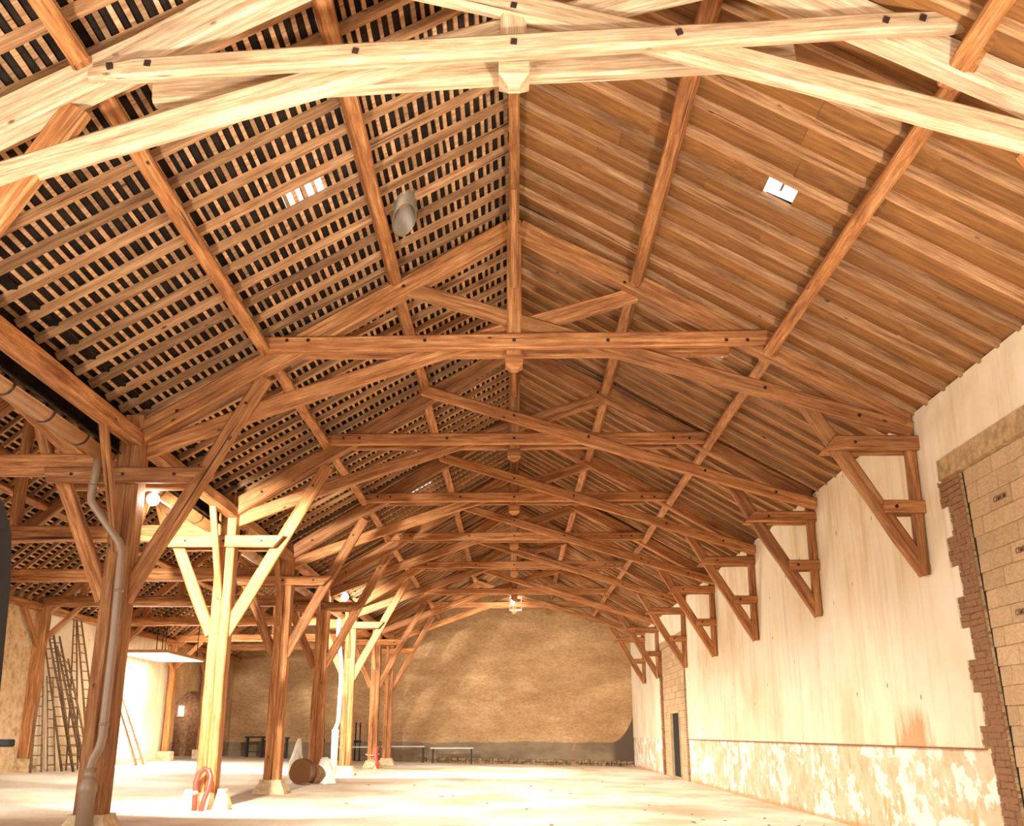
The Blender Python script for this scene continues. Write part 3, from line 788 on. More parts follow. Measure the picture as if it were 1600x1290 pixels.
for idx, k in enumerate(KEYS):
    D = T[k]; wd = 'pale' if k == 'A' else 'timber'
    t = thing('roof_truss', ORD[k], 'roof truss', (0, D, 5.2), 'timber trusses of the main roof')
    j = lambda s=.03: random.uniform(-s, s)
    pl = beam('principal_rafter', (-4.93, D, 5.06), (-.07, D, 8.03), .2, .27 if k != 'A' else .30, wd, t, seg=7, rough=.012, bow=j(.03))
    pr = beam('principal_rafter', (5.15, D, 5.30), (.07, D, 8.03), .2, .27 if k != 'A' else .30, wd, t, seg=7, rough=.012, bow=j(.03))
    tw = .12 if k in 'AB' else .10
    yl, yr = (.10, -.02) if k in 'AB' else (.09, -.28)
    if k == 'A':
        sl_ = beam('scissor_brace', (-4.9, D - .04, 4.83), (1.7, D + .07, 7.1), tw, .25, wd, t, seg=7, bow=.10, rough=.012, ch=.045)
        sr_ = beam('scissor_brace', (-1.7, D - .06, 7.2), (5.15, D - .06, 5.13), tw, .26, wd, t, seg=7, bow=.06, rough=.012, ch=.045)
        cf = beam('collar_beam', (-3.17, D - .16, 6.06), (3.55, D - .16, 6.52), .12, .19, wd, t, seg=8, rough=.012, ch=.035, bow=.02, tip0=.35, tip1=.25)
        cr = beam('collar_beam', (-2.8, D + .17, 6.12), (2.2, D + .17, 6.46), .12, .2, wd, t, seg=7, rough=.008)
    else:
        sl_ = beam('scissor_brace', (-4.9, D + yl, 4.86 + j()), (1.66, D + yl, 7.13 + j()), tw, .22, wd, t, seg=7, bow=.05 + j(), rough=.01)
        sr_ = beam('scissor_brace', (-1.62, D + yr, 7.2 + j()), (5.18, D + yr, 5.14 + j()), tw, .21, wd, t, seg=7, bow=-.02 + j(), rough=.01)
        tl = .04 if k == 'B' else .0
        cf = beam('collar_beam', (-3.35 + j(.05), D - .17, 6.30 - tl), (3.54 + j(.05), D - .17, 6.33 + tl + j(.02)), .11, .21, wd, t, seg=7, rough=.008, tip0=.12 + j(.08), tip1=.15)
        cr = beam('collar_beam', (-2.9, D + .17, 6.30), (2.9, D + .17, 6.33), .11, .2, wd, t, seg=6, rough=.008)
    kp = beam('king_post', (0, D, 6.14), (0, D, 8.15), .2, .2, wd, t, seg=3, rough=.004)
    # pointed pendant under the king post
    a = .1; vv = []
    for (s, z) in ((1, .14), (1.16, .10), (1.16, .0), (.45, -.07)):
        for (x, y) in ((-a, -a), (a, -a), (a, a), (-a, a)): vv.append((x * s, y * s, z))
    ff = [(4 * r + i, 4 * r + (i + 1) % 4, 4 * r + 4 + (i + 1) % 4, 4 * r + 4 + i) for r in range(3) for i in range(4)] + [(12, 15, 14, 13), (0, 1, 2, 3)]
    ff = [tuple(reversed(q)) for q in ff]
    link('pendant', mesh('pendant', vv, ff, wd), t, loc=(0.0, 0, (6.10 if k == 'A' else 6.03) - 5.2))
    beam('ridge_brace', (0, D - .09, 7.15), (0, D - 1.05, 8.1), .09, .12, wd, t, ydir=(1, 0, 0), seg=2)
    for (x, s) in ((-3.42, -1), (-1.70, -1), (1.78, 1), (3.56, 1)):
        z = 8.03 - .60 * abs(x) + .16 if x < 0 else 8.03 - .54 * abs(x) + .16
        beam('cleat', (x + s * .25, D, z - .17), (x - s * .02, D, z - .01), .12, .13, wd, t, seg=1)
    if k in 'ABCDEF':
        s = .045 if k == 'A' else .04
        for x in (-3.0, -2.72, -1.18, 0, 1.24, 2.8, 3.08):
            z = (6.29 + .068 * x if k == 'A' else 6.315)
            bolt(cf, (x, D - .225, z), s)
        bolt(sr_, (0, D + (-.12 if k == 'A' else yr - tw / 2), 6.70), s)
        if k not in 'AB': bolt(sr_, (1.3, D + yr - tw / 2, 6.31), s)
        bolt(pl, (-1.5, D - .1, 7.15), s); bolt(pr, (1.5, D - .1, 7.2), s); bolt(pl, (-4.4, D - .1, 5.38), s)
        bolt(sr_, (4.5, D + yr - tw / 2, 5.32), s); bolt(sr_, (3.3, D + yr - tw / 2, 5.7), s)

# ------------------------------------------------------------------ posts between the two naves
PL = {'A': 'braced timber post of the nearest truss, left of the picture edge',
      'B': 'dark braced post at the left with a taupe drainpipe in front of it',
      'C': 'floodlit pale braced post with a red hose looped at its foot',
      'D': 'orange braced post on a flared stone base, third of the row in view',
      'E': 'orange braced post behind the big log, fourth of the row in view',
      'F': 'white floodlit braced post with a pale drainpipe on its left side',
      'G': 'orange braced post with rope and short red hose at its foot',
      'H': 'last braced post of the row, standing close to the far wall'}
def frustum(name, c, w0, w1, h, mat, parent=None, dx=0):
    v = []
    for (w, z) in ((w0, 0), (w0 * .97, h * .25), (w1 * 1.02, h * .85), (w1, h)):
        for (x, y) in ((-1, -1), (1, -1), (1, 1), (-1, 1)):
            v.append((x * w / 2 + random.uniform(-.01, .01), y * w / 2 + random.uniform(-.01, .01), z))
    f = [(4 * r + i, 4 * r + (i + 1) % 4, 4 * r + 4 + (i + 1) % 4, 4 * r + 4 + i) for r in range(3) for i in range(4)] + [(15, 14, 13, 12)[::-1], (3, 2, 1, 0)]
    return link(name, mesh(name, v, f, mat), parent, loc=c)
for k in KEYS:
    D = T[k]; z0 = floor_z(XP)
    t = thing('timber_post', PL[k], 'post', (XP, D, z0 + .26), 'posts between the two naves')
    # the post is two baulks side by side, with a narrow joint
    beam('post_half', (XP - .083, D, z0 + .26), (XP - .083 + .02, D, 5.0), .30, .16, 'timber', t, seg=8, rough=.006, ch=.018)
    beam('post_half', (XP + .085, D, z0 + .26), (XP + .085, D, 5.0), .30, .16, 'timber', t, seg=8, rough=.006, ch=.018)
    beam('head_block', (XP, D, 4.72), (XP, D, 5.32), .24, .24, 'timber', t, seg=2)
    for dy, nm in ((-.21, 0), (.21, 0)):
        cb = beam('corbel_beam', (-5.96, D + dy, 4.49), (-3.93, D + dy, 4.49), .11, .2, 'timber', t, seg=4, cut1=.17, cut0=.05, rough=.004)
        if dy < 0 and k in 'BCDEFG':
            for x in (-5.6, -4.95, -4.3): bolt(cb, (x, D + dy - .055, 4.49), .035)
    lb = beam('long_brace', (-4.87, D, 2.95), (-3.3, D, 5.86), .11, .21, 'timber', t, seg=5, rough=.008)
    if k in 'BCDE': bolt(lb, (-3.52, D - .055, 5.5), .035)
    beam('short_brace', (-5.1, D, 2.95), (-5.82, D, 4.5), .11, .19, 'timber', t, seg=4, rough=.008)
    beam('lengthwise_brace', (-4.97, D - .13, 3.55), (-4.93, D - 1.12, 4.98), .10, .11, 'timber', t, ydir=(1, 0, 0), seg=3)
    beam('lengthwise_brace', (-4.97, D + .13, 3.55), (-4.93, D + 1.12, 4.98), .10, .11, 'timber', t, ydir=(1, 0, 0), seg=3)
    fl_ = {'A': 'out of view beside the camera', 'B': 'under the dark post with the taupe drainpipe', 'C': 'under the floodlit post with the red hose loop', 'D': 'under the orange post left of the log',
           'E': 'hidden behind the big log', 'F': 'under the white floodlit post', 'G': 'under the post with rope and red hose', 'H': 'under the last post by the far wall'}[k]
    if k == 'C':
        fb = thing('stone_base', 'pair of flared stone cheeks ' + fl_, 'stone base', (XP, D, z0), 'stone bases of the posts')
        frustum('cheek', (-.27, -.02, 0), .22, .13, .30, 'stone', fb); frustum('cheek', (.27, -.02, 0), .24, .14, .31, 'stone', fb)
        frustum('pad', (0, 0, 0), .34, .30, .26, 'stone', fb)
    else:
        o = frustum('stone_base', (XP, D, z0 - .02), .62 if k != 'D' else .66, .42, .28, 'stone'); tag(o, 'flared stone base ' + fl_, 'stone base', 'stone bases of the posts')

# ------------------------------------------------------------------ wall brackets on the right
BL = {'A': 'timber wall bracket of the nearest truss, beyond the right picture edge', 'B': 'largest timber wall bracket, right of the picture beside the block filled gateway',
      'C': 'second timber wall bracket from the right edge of the picture', 'D': 'third timber wall bracket counted from the right', 'E': 'fourth timber wall bracket counted from the right',
      'F': 'fifth wall bracket, over the right side of the far bricked doorway', 'G': 'sixth wall bracket, just past the far bricked doorway', 'H': 'last wall bracket, in the corner by the far wall'}
for k in KEYS:
    D = T[k]
    t = thing('wall_bracket', BL[k], 'bracket', (XR, D, 3.2), 'timber brackets on the right wall')
    beam('wall_stud', (5.13, D, 3.25), (5.13, D, 5.33), .16, .12, 'timber', t, seg=4)
    for dy in (-.13, .13):
        c = beam('corbel_beam', (5.2, D + dy, 4.93), (3.98, D + dy, 4.93), .09, .19, 'timber', t, seg=3, cut1=.16 , rough=.004)
        if dy < 0 and k in 'BCDEFG': bolt(c, (4.38, D + dy - .045, 4.93), .035)
    lb = beam('diagonal_brace', (5.16, D, 3.27), (3.83, D, 5.5), .12, .2, 'timber', t, seg=5, rough=.008)
    for dy in (-.1, .1):
        c = beam('tie_piece', (5.2, D + dy, 4.10), (4.68, D + dy, 4.10), .08, .17, 'timber', t, seg=2, rough=.003)
        if dy < 0 and k in 'BCDEFG': bolt(c, (4.83, D + dy - .04, 4.10), .04)

# ------------------------------------------------------------------ aisle trusses on the left
AL = {'B': 'nearest aisle truss, its tie beam meeting the dark post at the left', 'C': 'second aisle truss, tie beam meeting the floodlit post', 'D': 'third aisle truss left of the post row',
      'E': 'fourth aisle truss, tie beam ending over the ladders', 'F': 'fifth aisle truss, behind the ladders bay', 'G': 'sixth aisle truss, over the white hanging hood', 'H': 'last aisle truss, before the far wall'}
for k in 'BCDEFGH':
    D = T[k]
    t = thing('aisle_truss', AL[k], 'roof truss', (XC, D, 4.65), 'trusses of the left aisle')
    j = lambda s=.02: random.uniform(-s, s)
    beam('tie_beam', (-12.35, D, 4.62 + j()), (-5.0, D, 4.66 + j()), .2, .27, 'timber', t, seg=8, rough=.012, bow=j(.05))
    beam('king_post', (XC - .02, D, 4.75), (XC, D, ZC - .2), .17, .17, 'timber', t, seg=3)
    for s in (-1, 1):
        e = (3.45 if s < 0 else 3.2)
        beam('principal_rafter', (XC + s * e, D, ZC - .36 - .87 * e), (XC + s * .06, D, ZC - .40), .17, .2, 'timber', t, seg=5, rough=.01)
        beam('strut', (XC + s * .1, D, 5.95), (XC + s * 1.05, D, 6.5), .12, .14, 'timber', t, seg=2)
        beam('queen_strut', (XC + s * 2.62, D, 4.75), (XC + s * 2.40, D, 5.35), .14, .15, 'timber', t, seg=2)
    beam('valley_brace', (-5.25, D + .05, 4.75), (-6.4, D - .1, 5.55), .13, .22, 'timber', t, seg=3)
# side posts of the aisle
SL = {'E': 'outer aisle post on a brown stone block, left of the ladders', 'F': 'outer aisle post right of the tall ladders', 'G': 'outer aisle post dividing white wall from brown wall', 'H': 'outer aisle post standing before the arched opening'}
for k in 'EFGH':
    D = T[k]; zf = floor_z(-12.2)
    t = thing('aisle_post', SL[k], 'post', (-12.2, D, zf + .33), 'outer posts of the left aisle')
    beam('post', (-12.22, D, zf + (.33 if k == 'E' else .3)), (-12.2, D, 4.5), .26, .30 if k == 'E' else .2, 'timber', t, seg=6, rough=.01)
    beam('knee_brace', (-12.15, D, 3.6), (-11.25, D, 4.52), .11, .14, 'timber', t, seg=3)
    beam('lengthwise_brace', (-12.2, D - .1, 3.5), (-12.2, D - 1.15, 4.42), .10, .12, 'timber', t, ydir=(1, 0, 0), seg=2)
    o = frustum('stone_base', (-12.2, D, zf - .02), .5 if k == 'E' else .46, .44, .35, 'lintel' if k == 'E' else 'stone')
    tag(o, {'E': 'brown square stone block under the outer post left of the ladders', 'F': 'stone block behind the dark post, right of the ladders', 'G': 'stone block under the post at the edge of the white wall', 'H': 'pale stone block before the arched opening'}[k], 'stone base', 'stone blocks of the outer posts')

# ------------------------------------------------------------------ valley gutter, drainpipes
t = thing('valley_gutter', 'brown half-round gutter hung between the two roofs at upper left', 'gutter', (-5.25, 6, 4.7))
v = []; f = []; K = 12
def gutter_seg(y0, y1, r, x, z, t_=.006):
    vv = []; ff = []
    for y in (y0, y1):
        for rr in (r, r - t_):
            for i in range(K + 1):
                an = math.pi + math.pi * i / K
                vv.append((x + rr * math.cos(an), y, z + rr * math.sin(an) * .9))
    n = K + 1
    for i in range(K):
        ff.append((i, i + 1, 2 * n + i + 1, 2 * n + i)); ff.append((n + i, 3 * n + i, 3 * n + i + 1, n + i + 1))
    for (a, b2) in ((0, n), (K, n + K)): ff.append((a, 2 * n + a, 2 * n + b2, b2))
    return vv, ff
y = 2.0
while y < 46:
    vv, ff = gutter_seg(y, min(y + 2.02, 46), .13 if int(y) % 4 else .128, -5.25, 4.78)
    link('gutter_length', mesh('gutter_length', [(p[0] + 5.25, p[1] - 6, p[2] - 4.7) for p in vv], [tuple(reversed(q)) for q in ff], 'gutter', True), t); y += 2
y = 2.3
while y < 45.9:
    vv, ff = gutter_seg(y, y + .035, .142, -5.25, 4.785, .012)
    link('strap', mesh('strap', [(p[0] + 5.25, p[1] - 6, p[2] - 4.7) for p in vv], [tuple(reversed(q)) for q in ff], 'iron'), t); y += .95
t = thing('drainpipe', 'taupe drainpipe with swan neck running down the dark left post', 'drainpipe', (-4.8, 12.5, floor_z(-4.9)))
tube('downpipe', [(-5.25, 12.5, 4.68), (-5.26, 12.5, 4.45), (-5.28, 12.5, 4.2), (-5.27, 12.5, 4.12), (-5.2, 12.5, 4.03), (-4.92, 12.5, 3.68), (-4.86, 12.5, 3.6), (-4.82, 12.5, 3.48), (-4.80, 12.5, 2.4), (-4.80, 12.5, 1.32), (-4.82, 12.5, 1.2), (-4.88, 12.5, 1.08), (-4.9, 12.5, .98), (-4.9, 12.5, .9)], .052, 'pipe', t, 14)
tube('socket', [(-4.9, 12.5, .84), (-4.9, 12.5, .98)], .072, 'pipe', t, 14)
tube('standpipe', [(-4.9, 12.5, .18), (-4.9, 12.5, .70), (-4.9, 12.5, .73), (-4.9, 12.5, .77), (-4.9, 12.5, .86), (-4.9, 12.5, .9)], [.095, .095, .105, .108, .075, .06], 'pipe', t, 18)
tube('pipe_clip', [(-4.80, 12.5, 3.0), (-4.80, 12.5, 3.03)], .062, 'pipe', t, 12)
tube('pipe_clip', [(-4.80, 12.5, 1.45), (-4.80, 12.5, 1.48)], .062, 'pipe', t, 12)
tube('pipe_clip', [(-5.27, 12.5, 4.3), (-5.27, 12.5, 4.33)], .062, 'pipe', t, 12)
t = thing('drainpipe', 'pale drainpipe down the left side of the white floodlit post', 'drainpipe', (-5.2, 31.4, floor_z(-5.2)))
tube('downpipe', [(-5.3, 31.4, 4.7), (-5.3, 31.4, 4.2), (-5.17, 31.4, 3.4), (-5.15, 31.4, 2.9), (-5.17, 31.4, 1.7), (-5.24, 31.4, 1.5), (-5.24, 31.4, 1.4)], .06, 'palepipe', t, 12)
tube('standpipe', [(-5.24, 31.4, .2), (-5.24, 31.4, 1.38), (-5.24, 31.4, 1.45), (-5.24, 31.4, 1.5)], [.10, .10, .11, .07], 'palepipe', t, 14)
tube('collar_ring', [(-5.24, 31.4, 1.24), (-5.24, 31.4, 1.3)], .112, 'palepipe', t, 14)

# ------------------------------------------------------------------ floodlights
def lamp_fixture(loc, label, r=.06):
    t = thing('floodlight', label, 'lamp', loc)
    tube('housing', [(loc[0], loc[1] + .02, loc[2] + .16), (loc[0], loc[1] + .02, loc[2] + .11), (loc[0], loc[1] + .02, loc[2] + .09)], [.02, .06, .08], 'chrome', t, 14)
    v = []; f = []; n = 10
    for i in range(7):
        th = math.pi * i / 6
        for j2 in range(n): v.append((r * math.sin(th) * math.cos(2 * math.pi * j2 / n), r * math.sin(th) * math.sin(2 * math.pi * j2 / n), -.02 + r * math.cos(th)))
    for i in range(6):
        for j2 in range(n): f.append((i * n + j2, (i + 1) * n + j2, (i + 1) * n + (j2 + 1) % n, i * n + (j2 + 1) % n))
    link('bulb', mesh('bulb', v, f, 'bulb', True), t)
    return t
lamp_fixture((-4.72, 13.1, 4.3), 'glaring floodlight under the corbel of the dark left post', .085)
lamp_fixture((-4.45, 27.12, 4.80), 'glaring floodlight among the braces of the fourth post', .10)
t = thing('cage_lantern', 'white framed lantern hanging in front of the farthest collar', 'lamp', (.05, 39.6, 5.9))
for (x, y) in ((-.22, -.15), (.22, -.15), (.22, .15), (-.22, .15)):
    box('frame_bar', (.05 + x - .015, 39.6 + y - .015, 5.86), (.05 + x + .015, 39.6 + y + .015, 6.36), 'white', t)
for z in (5.86, 6.33):
    box('frame_bar', (-.19, 39.43, z), (.29, 39.46, z + .03), 'white', t); box('frame_bar', (-.19, 39.74, z), (.29, 39.77, z + .03), 'white', t)
box('base_plate', (-.19, 39.44, 5.84), (.29, 39.76, 5.87), 'white', t)
tube('bulb', [(-.05, 39.6, 6.05), (-.05, 39.6, 6.12), (-.05, 39.6, 6.26), (-.05, 39.6, 6.3)], [.03, .07, .07, .02], 'bulb', t, 12)
tube('hanger', [(.05, 39.6, 6.36), (.05, 39.6, 8.1)], .012, 'iron', t, 6)

# flue through the left slope -------------------------------------------------
t = thing('flue_pipe', 'short grey flue pipe hanging through the battened left slope', 'pipe', (-1.35, 11.3, 7.4))
v = []; f = []; n = 20; r = .15
for (z, cut, rr) in ((.55, 0, r), (-.02, .08, r), (-.02, .08, r - .012), (.55, 0, r - .012)):
    for i in range(n):
        an = 2 * math.pi * i / n; v.append((rr * math.cos(an), rr * math.sin(an), z - 1.7 * cut * math.sin(an) + .9 * cut * math.cos(an)))
for q in range(3):
    for i in range(n): f.append((q * n + i, q * n + (i + 1) % n, (q + 1) * n + (i + 1) % n, (q + 1) * n + i))
link('sleeve', mesh('sleeve', v, [tuple(reversed(q)) for q in f], 'flue', True), t)

# hanging white hood in the aisle ------------------------------------------------
t = thing('hanging_hood', 'large white flat hood hung by rods over the aisle floor', 'hood', (-11.4, 34, 3.7))
box('panel', (-12.15, 31.9, 3.70), (-10.62, 35.9, 3.74), 'white', t)
box('rim', (-12.17, 31.87, 3.72), (-10.60, 31.91, 3.80), 'gutter', t); box('rim', (-12.17, 35.89, 3.72), (-10.60, 35.93, 3.80), 'gutter', t)
box('rim', (-10.62, 31.87, 3.72), (-10.58, 35.93, 3.80), 'gutter', t); box('rim', (-12.19, 31.87, 3.72), (-12.15, 35.93, 3.80), 'gutter', t)
for (x, y) in ((-11.9, 32.1), (-10.8, 32.1), (-11.9, 35.7), (-10.8, 35.7), (-11.35, 33.2)):
    tube('hanging_rod', [(x, y, 3.74), (x, y, 4.95)], .015, 'iron', t, 6)
for i in range(7):
    box('rivet', (-10.9, 32.2 + .55 * i, 3.69), (-10.86, 32.24 + .55 * i, 3.70), 'iron', t)

# ladders --------------------------------------------------------------------
def ladder(label, b0, t0, b1, t1, n, r=.028):
    """rails b0-t0 and b1-t1 with n rungs between"""
    t = thing('wooden_ladder', label, 'ladder', ((Vector(b0) + Vector(b1)) / 2)[:], 'ladders against the aisle wall')
    b0, t0, b1, t1 = map(Vector, (b0, t0, b1, t1))
    tube('rail', [b0, b0.lerp(t0, .5) + Vector((.01, .01, 0)), t0], [r, r * .9, r * .75], 'ladder', t, 6)
    tube('rail', [b1, b1.lerp(t1, .5) + Vector((.01, -.01, 0)), t1], [r, r * .9, r * .75], 'ladder', t, 6)
    for i in range(n):
        a = (i + .7) / (n + .4)
        tube('rung', [b0.lerp(t0, a), b1.lerp(t1, a)], .014, 'ladder', t, 5)
FZ = lambda x: floor_z(x)
ladder('broad ladder tapering to a point, leftmost against the aisle wall', (-11.9, 26.65, FZ(-11.9)), (-12.28, 27.05, 3.85), (-11.9, 27.25, FZ(-11.9)), (-12.28, 27.2, 3.86), 14)
ladder('dark ladder seen edge on, leaning left, beside the broad tapering one', (-11.7, 28.0, FZ(-11.7)), (-12.2, 26.98, 3.86), (-11.4, 28.0, FZ(-11.4)), (-11.95, 27.0, 3.87), 14, .034)
ladder('dark ladder seen edge on, second of the two leaning left', (-11.55, 28.35, FZ(-11.55)), (-12.2, 27.34, 3.80), (-11.25, 28.4, FZ(-11.25)), (-11.95, 27.4, 3.8), 14, .034)
ladder('shorter dark ladder leaning left, its top just below its neighbours', (-11.55, 28.95, FZ(-11.55)), (-12.2, 27.9, 3.6), (-11.3, 28.9, FZ(-11.3)), (-12.1, 28.45, 3.3), 12, .036)
ladder('short ladder low on the wall between the longer ladders', (-11.9, 27.6, FZ(-11.9)), (-12.25, 27.65, 2.8), (-11.9, 28.05, FZ(-11.9)), (-12.25, 28.0, 2.8), 10, .022)
ladder('tallest ladder, tapering, facing the hall at the right of the group', (-11.8, 28.5, FZ(-11.8)), (-12.28, 28.95, 4.38), (-11.8, 29.25, FZ(-11.8)), (-12.28, 29.12, 4.38), 16, .024)
ladder('tall dark ladder seen edge on at the right of the group', (-11.6, 29.5, FZ(-11.6)), (-12.2, 28.95, 4.40), (-11.35, 29.75, FZ(-11.35)), (-12.2, 29.25, 4.40), 16, .034)
ladder('ladder alone against the bright white wall, leaning left', (-11.65, 33.3, FZ(-11.65)), (-12.25, 31.9, 2.95), (-11.6, 33.8, FZ(-11.6)), (-12.25, 32.4, 2.95), 9, .055)

# hoses, rope ------------------------------------------------------------------
zc = floor_z(-4.95)
hp = [(-5.01, 17.12, zc), (-5.02, 17.14, .45), (-5.03, 17.16, .62), (-5.0, 17.2, .76), (-4.93, 17.22, .83), (-4.85, 17.2, .80), (-4.80, 17.17, .70), (-4.82, 17.13, .52), (-4.86, 17.08, .36), (-4.88, 17.05, zc)]
t = thing('red_hose', 'red hose looped upside down against the floodlit post', 'hose', hp[0])
tube('hose', hp, .042, 'red', t, 12)
tube('band', [(-5.018, 17.135, .44), (-5.022, 17.14, .50)], .047, 'rope', t, 12)
hp = [(-4.70, 37.4, floor_z(-4.7)), (-4.76, 37.4, .4), (-4.80, 37.42, .65), (-4.79, 37.42, .85), (-4.76, 37.42, .95)]
o = tube('red_hose', hp, .06, 'red', None, 10); tag(o, 'short red hose standing against the roped post', 'hose')
t = thing('rope_coil', 'pale rope tied round the foot of the post beside the short red hose', 'rope', (-4.95, 37.5, floor_z(-4.95)))
pts = [(-4.95 + .23 * math.cos(a), 37.68 + .23 * math.sin(a), .68 + .04 * math.sin(a)) for a in [i * math.pi / 8 for i in range(17)]]
tube('rope_loop', pts, .022, 'rope', t, 6)
pts = [(-4.98 + (.16 + .02 * math.sin(a * 3)) * math.cos(a), 37.36 + .05 * math.sin(a), .36 + .13 * math.sin(a)) for a in [i * math.pi / 8 for i in range(34)]]
tube('rope_loop', pts, .02, 'rope', t, 6)

# log, sacks ---------------------------------------------------------------------
zl = floor_z(-5.2)
def log(name, c, r, L, ang, label, n=22):
    v = []; f = []
    rr = [r * (1 + .035 * math.sin(2 * math.pi * i / n * 3 + r * 9) + random.uniform(-.012, .012)) for i in range(n)]
    for (y, s) in ((0, .96), (.02, 1), (L / 2, .985), (L - .02, 1), (L, .96)):
        for i in range(n):
            a = 2 * math.pi * i / n; v.append((rr[i] * s * math.cos(a), y, rr[i] * s * math.sin(a)))
    for k in range(4):
        for i in range(n): f.append((k * n + i, (k + 1) * n + i, (k + 1) * n + (i + 1) % n, k * n + (i + 1) % n))
    f.append(tuple(range(n))); f.append(tuple(reversed(range(4 * n, 5 * n))))
    f = [tuple(reversed(q)) for q in f]
    me = mesh(name, v, f, 'ladder'); me.materials.append(M['endgrain'])
    me.polygons[len(f) - 2].material_index = 1; me.polygons[len(f) - 1].material_index = 1
    o = link(name, me); o.location = c; o.rotation_euler = (0, 0, R(ang)); tag(o, label, 'log', 'cut logs by the fourth post'); return o
log('log', (-5.05, 25.6, zl + .29), .29, .30, -6, 'big round log showing its end grain, in front of the fourth post')
log('log', (-4.82, 25.95, zl + .22), .21, .34, -24, 'smaller log half hidden behind the big round log')
def blob(name, c, prof, label, cat, seed, n=14, mat='sack'):
    rg = random.Random(seed); v = []; f = []
    for (z, rx, ry, dx) in prof:
        for i in range(n):
            a = 2 * math.pi * i / n; k = 1 + .22 * math.sin(a * 4 + z * 9 + seed) * rg.uniform(.4, 1)
            v.append((dx + rx * k * math.cos(a), ry * k * math.sin(a), z + rg.uniform(-.012, .012)))
    m_ = len(prof)
    for q in range(m_ - 1):
        for i in range(n): f.append((q * n + i, q * n + (i + 1) % n, (q + 1) * n + (i + 1) % n, (q + 1) * n + i))
    f.append(tuple(reversed(range(n)))); f.append(tuple(range((m_ - 1) * n, m_ * n)))
    o = link(name, mesh(name, v, f, mat)); o.location = c; tag(o, label, cat); return o
blob('sack', (-5.32, 26.3, zl), [(0, .15, .13, 0), (.25, .17, .14, 0), (.5, .15, .12, .01), (.72, .11, .09, .03), (.92, .07, .06, .05), (1.04, .035, .03, .06)], 'tall pointed white sack standing behind the big log', 'sack', 3)
blob('plastic_wrap', (-4.55, 26.2, zl), [(0, .2, .14, .03), (.2, .2, .15, 0), (.42, .16, .12, -.03), (.56, .11, .09, -.04), (.6, .05, .05, -.05)], 'crumpled white plastic beside the smaller log', 'plastic sheet', 8)

# far tables, stools and rods ---------------------------------------------------------
def table(x0, x1, y0, y1, h, label):
    zf = floor_z((x0 + x1) / 2); t = thing('folding_table', label, 'table', ((x0 + x1) / 2, (y0 + y1) / 2, zf), 'pale tables along the far wall')
    box('tabletop', (x0, y0, h - .04), (x1, y1, h), 'zinc', t)
    for x in (x0 + .08, x1 - .08):
        for y in (y0 + .06, y1 - .06): box('leg', (x - .018, y - .018, zf - .01), (x + .018, y + .018, h - .04), 'iron', t)
table(-5.6, -3.78, 45.3, 46.0, .86, 'pale table against the far wall, just right of the last post')
table(-3.5, -1.72, 44.9, 45.6, .80, 'pale table against the far wall, rightmost of the tables')
table(-7.5, -5.75, 45.3, 46.0, .84, 'pale table seen between the white post and the roped post')
def stool(x, y, w, h, label):
    zf = floor_z(x); t = thing('dark_bench', label, 'bench', (x, y, zf), 'dark benches by the far wall')
    box('seat', (x - w / 2, y - .18, zf + h - .07), (x + w / 2, y + .18, zf + h), 'iron', t)
    for a in (-1, 1):
        for b2 in (-.13, .13): box('leg', (x + a * (w / 2 - .08) - .03, y + b2 - .03, zf), (x + a * (w / 2 - .08) + .03, y + b2 + .03, zf + h - .06), 'iron', t)
    box('leg_rail', (x - w / 2 + .1, y - .02, zf + .2), (x + w / 2 - .1, y + .02, zf + .25), 'iron', t)
stool(-11.0, 45.6, .8, .85, 'dark bench left of the third post, against the far wall'); stool(-9.95, 45.6, .75, .85, 'dark bench between the third post and the white sack')
stool(-10.4, 46.3, .7, .7, 'lower dark bench behind the other two')
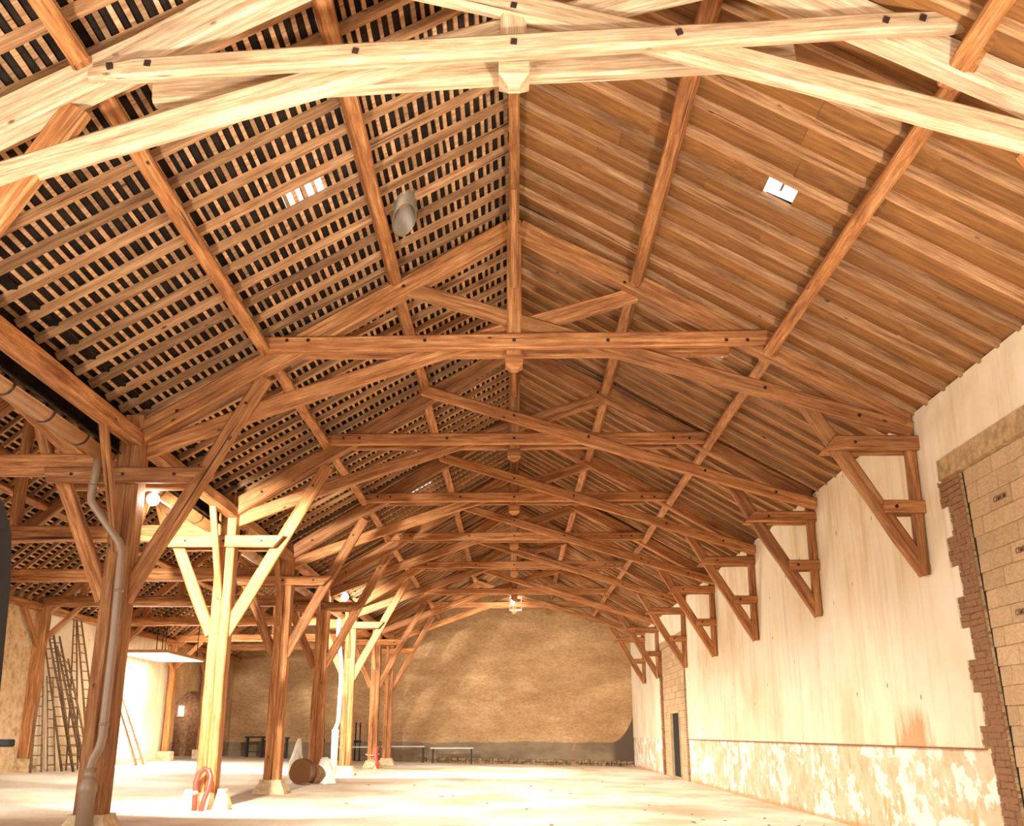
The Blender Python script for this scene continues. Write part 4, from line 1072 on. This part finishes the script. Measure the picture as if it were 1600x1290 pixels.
def rods(x, y, label):
    zf = floor_z(x); t = thing('iron_stand', label, 'iron stand', (x, y, zf), 'iron rod stands by the far wall')
    for dx in (-.1, .1): tube('rod', [(x + dx, y, zf), (x + dx * .9, y + .02, zf + 1.55)], .028, 'iron', t, 6)
    box('crossbar', (x - .16, y - .03, zf + .72), (x + .16, y + .03, zf + .84), 'iron', t)
    box('foot', (x - .16, y - .12, zf), (x + .16, y + .12, zf + .03), 'iron', t)
rods(-8.15, 45.4, 'pair of dark iron rods standing just right of the fourth post'); rods(-7.05, 45.2, 'pair of dark iron rods left of the roped post'); rods(-6.65, 45.6, 'pair of dark iron rods touching the roped post in view')

# edge of a machine cab close to the camera ----------------------------------------------
t = thing('machine_cab', 'black rounded corner of a machine cab at the left picture edge', 'vehicle', (-1.75, 3.0, floor_z(-1.7)))
v = []; f = []
prof = [(-1.95, 2.14), (-1.66, 2.11), (-1.59, 2.05), (-1.55, 1.95), (-1.53, 1.8), (-1.515, 1.5), (-1.53, .9), (-1.6, .3), (-1.95, .3)]
for y in (3.0, 3.12):
    for (x, z) in prof: v.append((x + 1.75, y - 3.0, z - floor_z(-1.7)))
n = len(prof)
f = [tuple(range(n)), tuple(reversed(range(n, 2 * n)))] + [(i, i + n, (i + 1) % n + n, (i + 1) % n) for i in range(n)]
link('door_panel', mesh('door_panel', v, f, 'black'), t)
tube('edge_trim', [(x - .004, 2.99, z) for (x, z) in prof[:7]], .014, 'chrome', t, 6)
box('handle', (-1.50, 2.95, 1.325), (-1.385, 2.985, 1.345), 'black', t, .004)

# small litter on the floor ---------------------------------------------------------------
P = []
for i in range(60):
    x = random.uniform(-4, 4.9); y = random.uniform(12, 44) if i < 42 else random.uniform(15, 19)
    if i >= 42: x = random.uniform(2, 4.9)
    s = random.uniform(.008, .022); z = floor_z(x) - .002
    a, ff = box_data(x - s * 1.5, x + s * 1.5, y - s, y + s, z, z + s * .5)
    P.append(([(p[0] + random.uniform(-s, s) * .6, p[1] + random.uniform(-s, s) * .5, p[2]) for p in a], ff))
v, f = join(P); o = link('floor_litter', mesh('floor_litter', v, f, 'bolt')); tag(o, 'dark crumbs and chips scattered over the pale floor', 'litter', kind='stuff')
for o in bpy.data.objects:
    if '_l' in o: del o['_l']
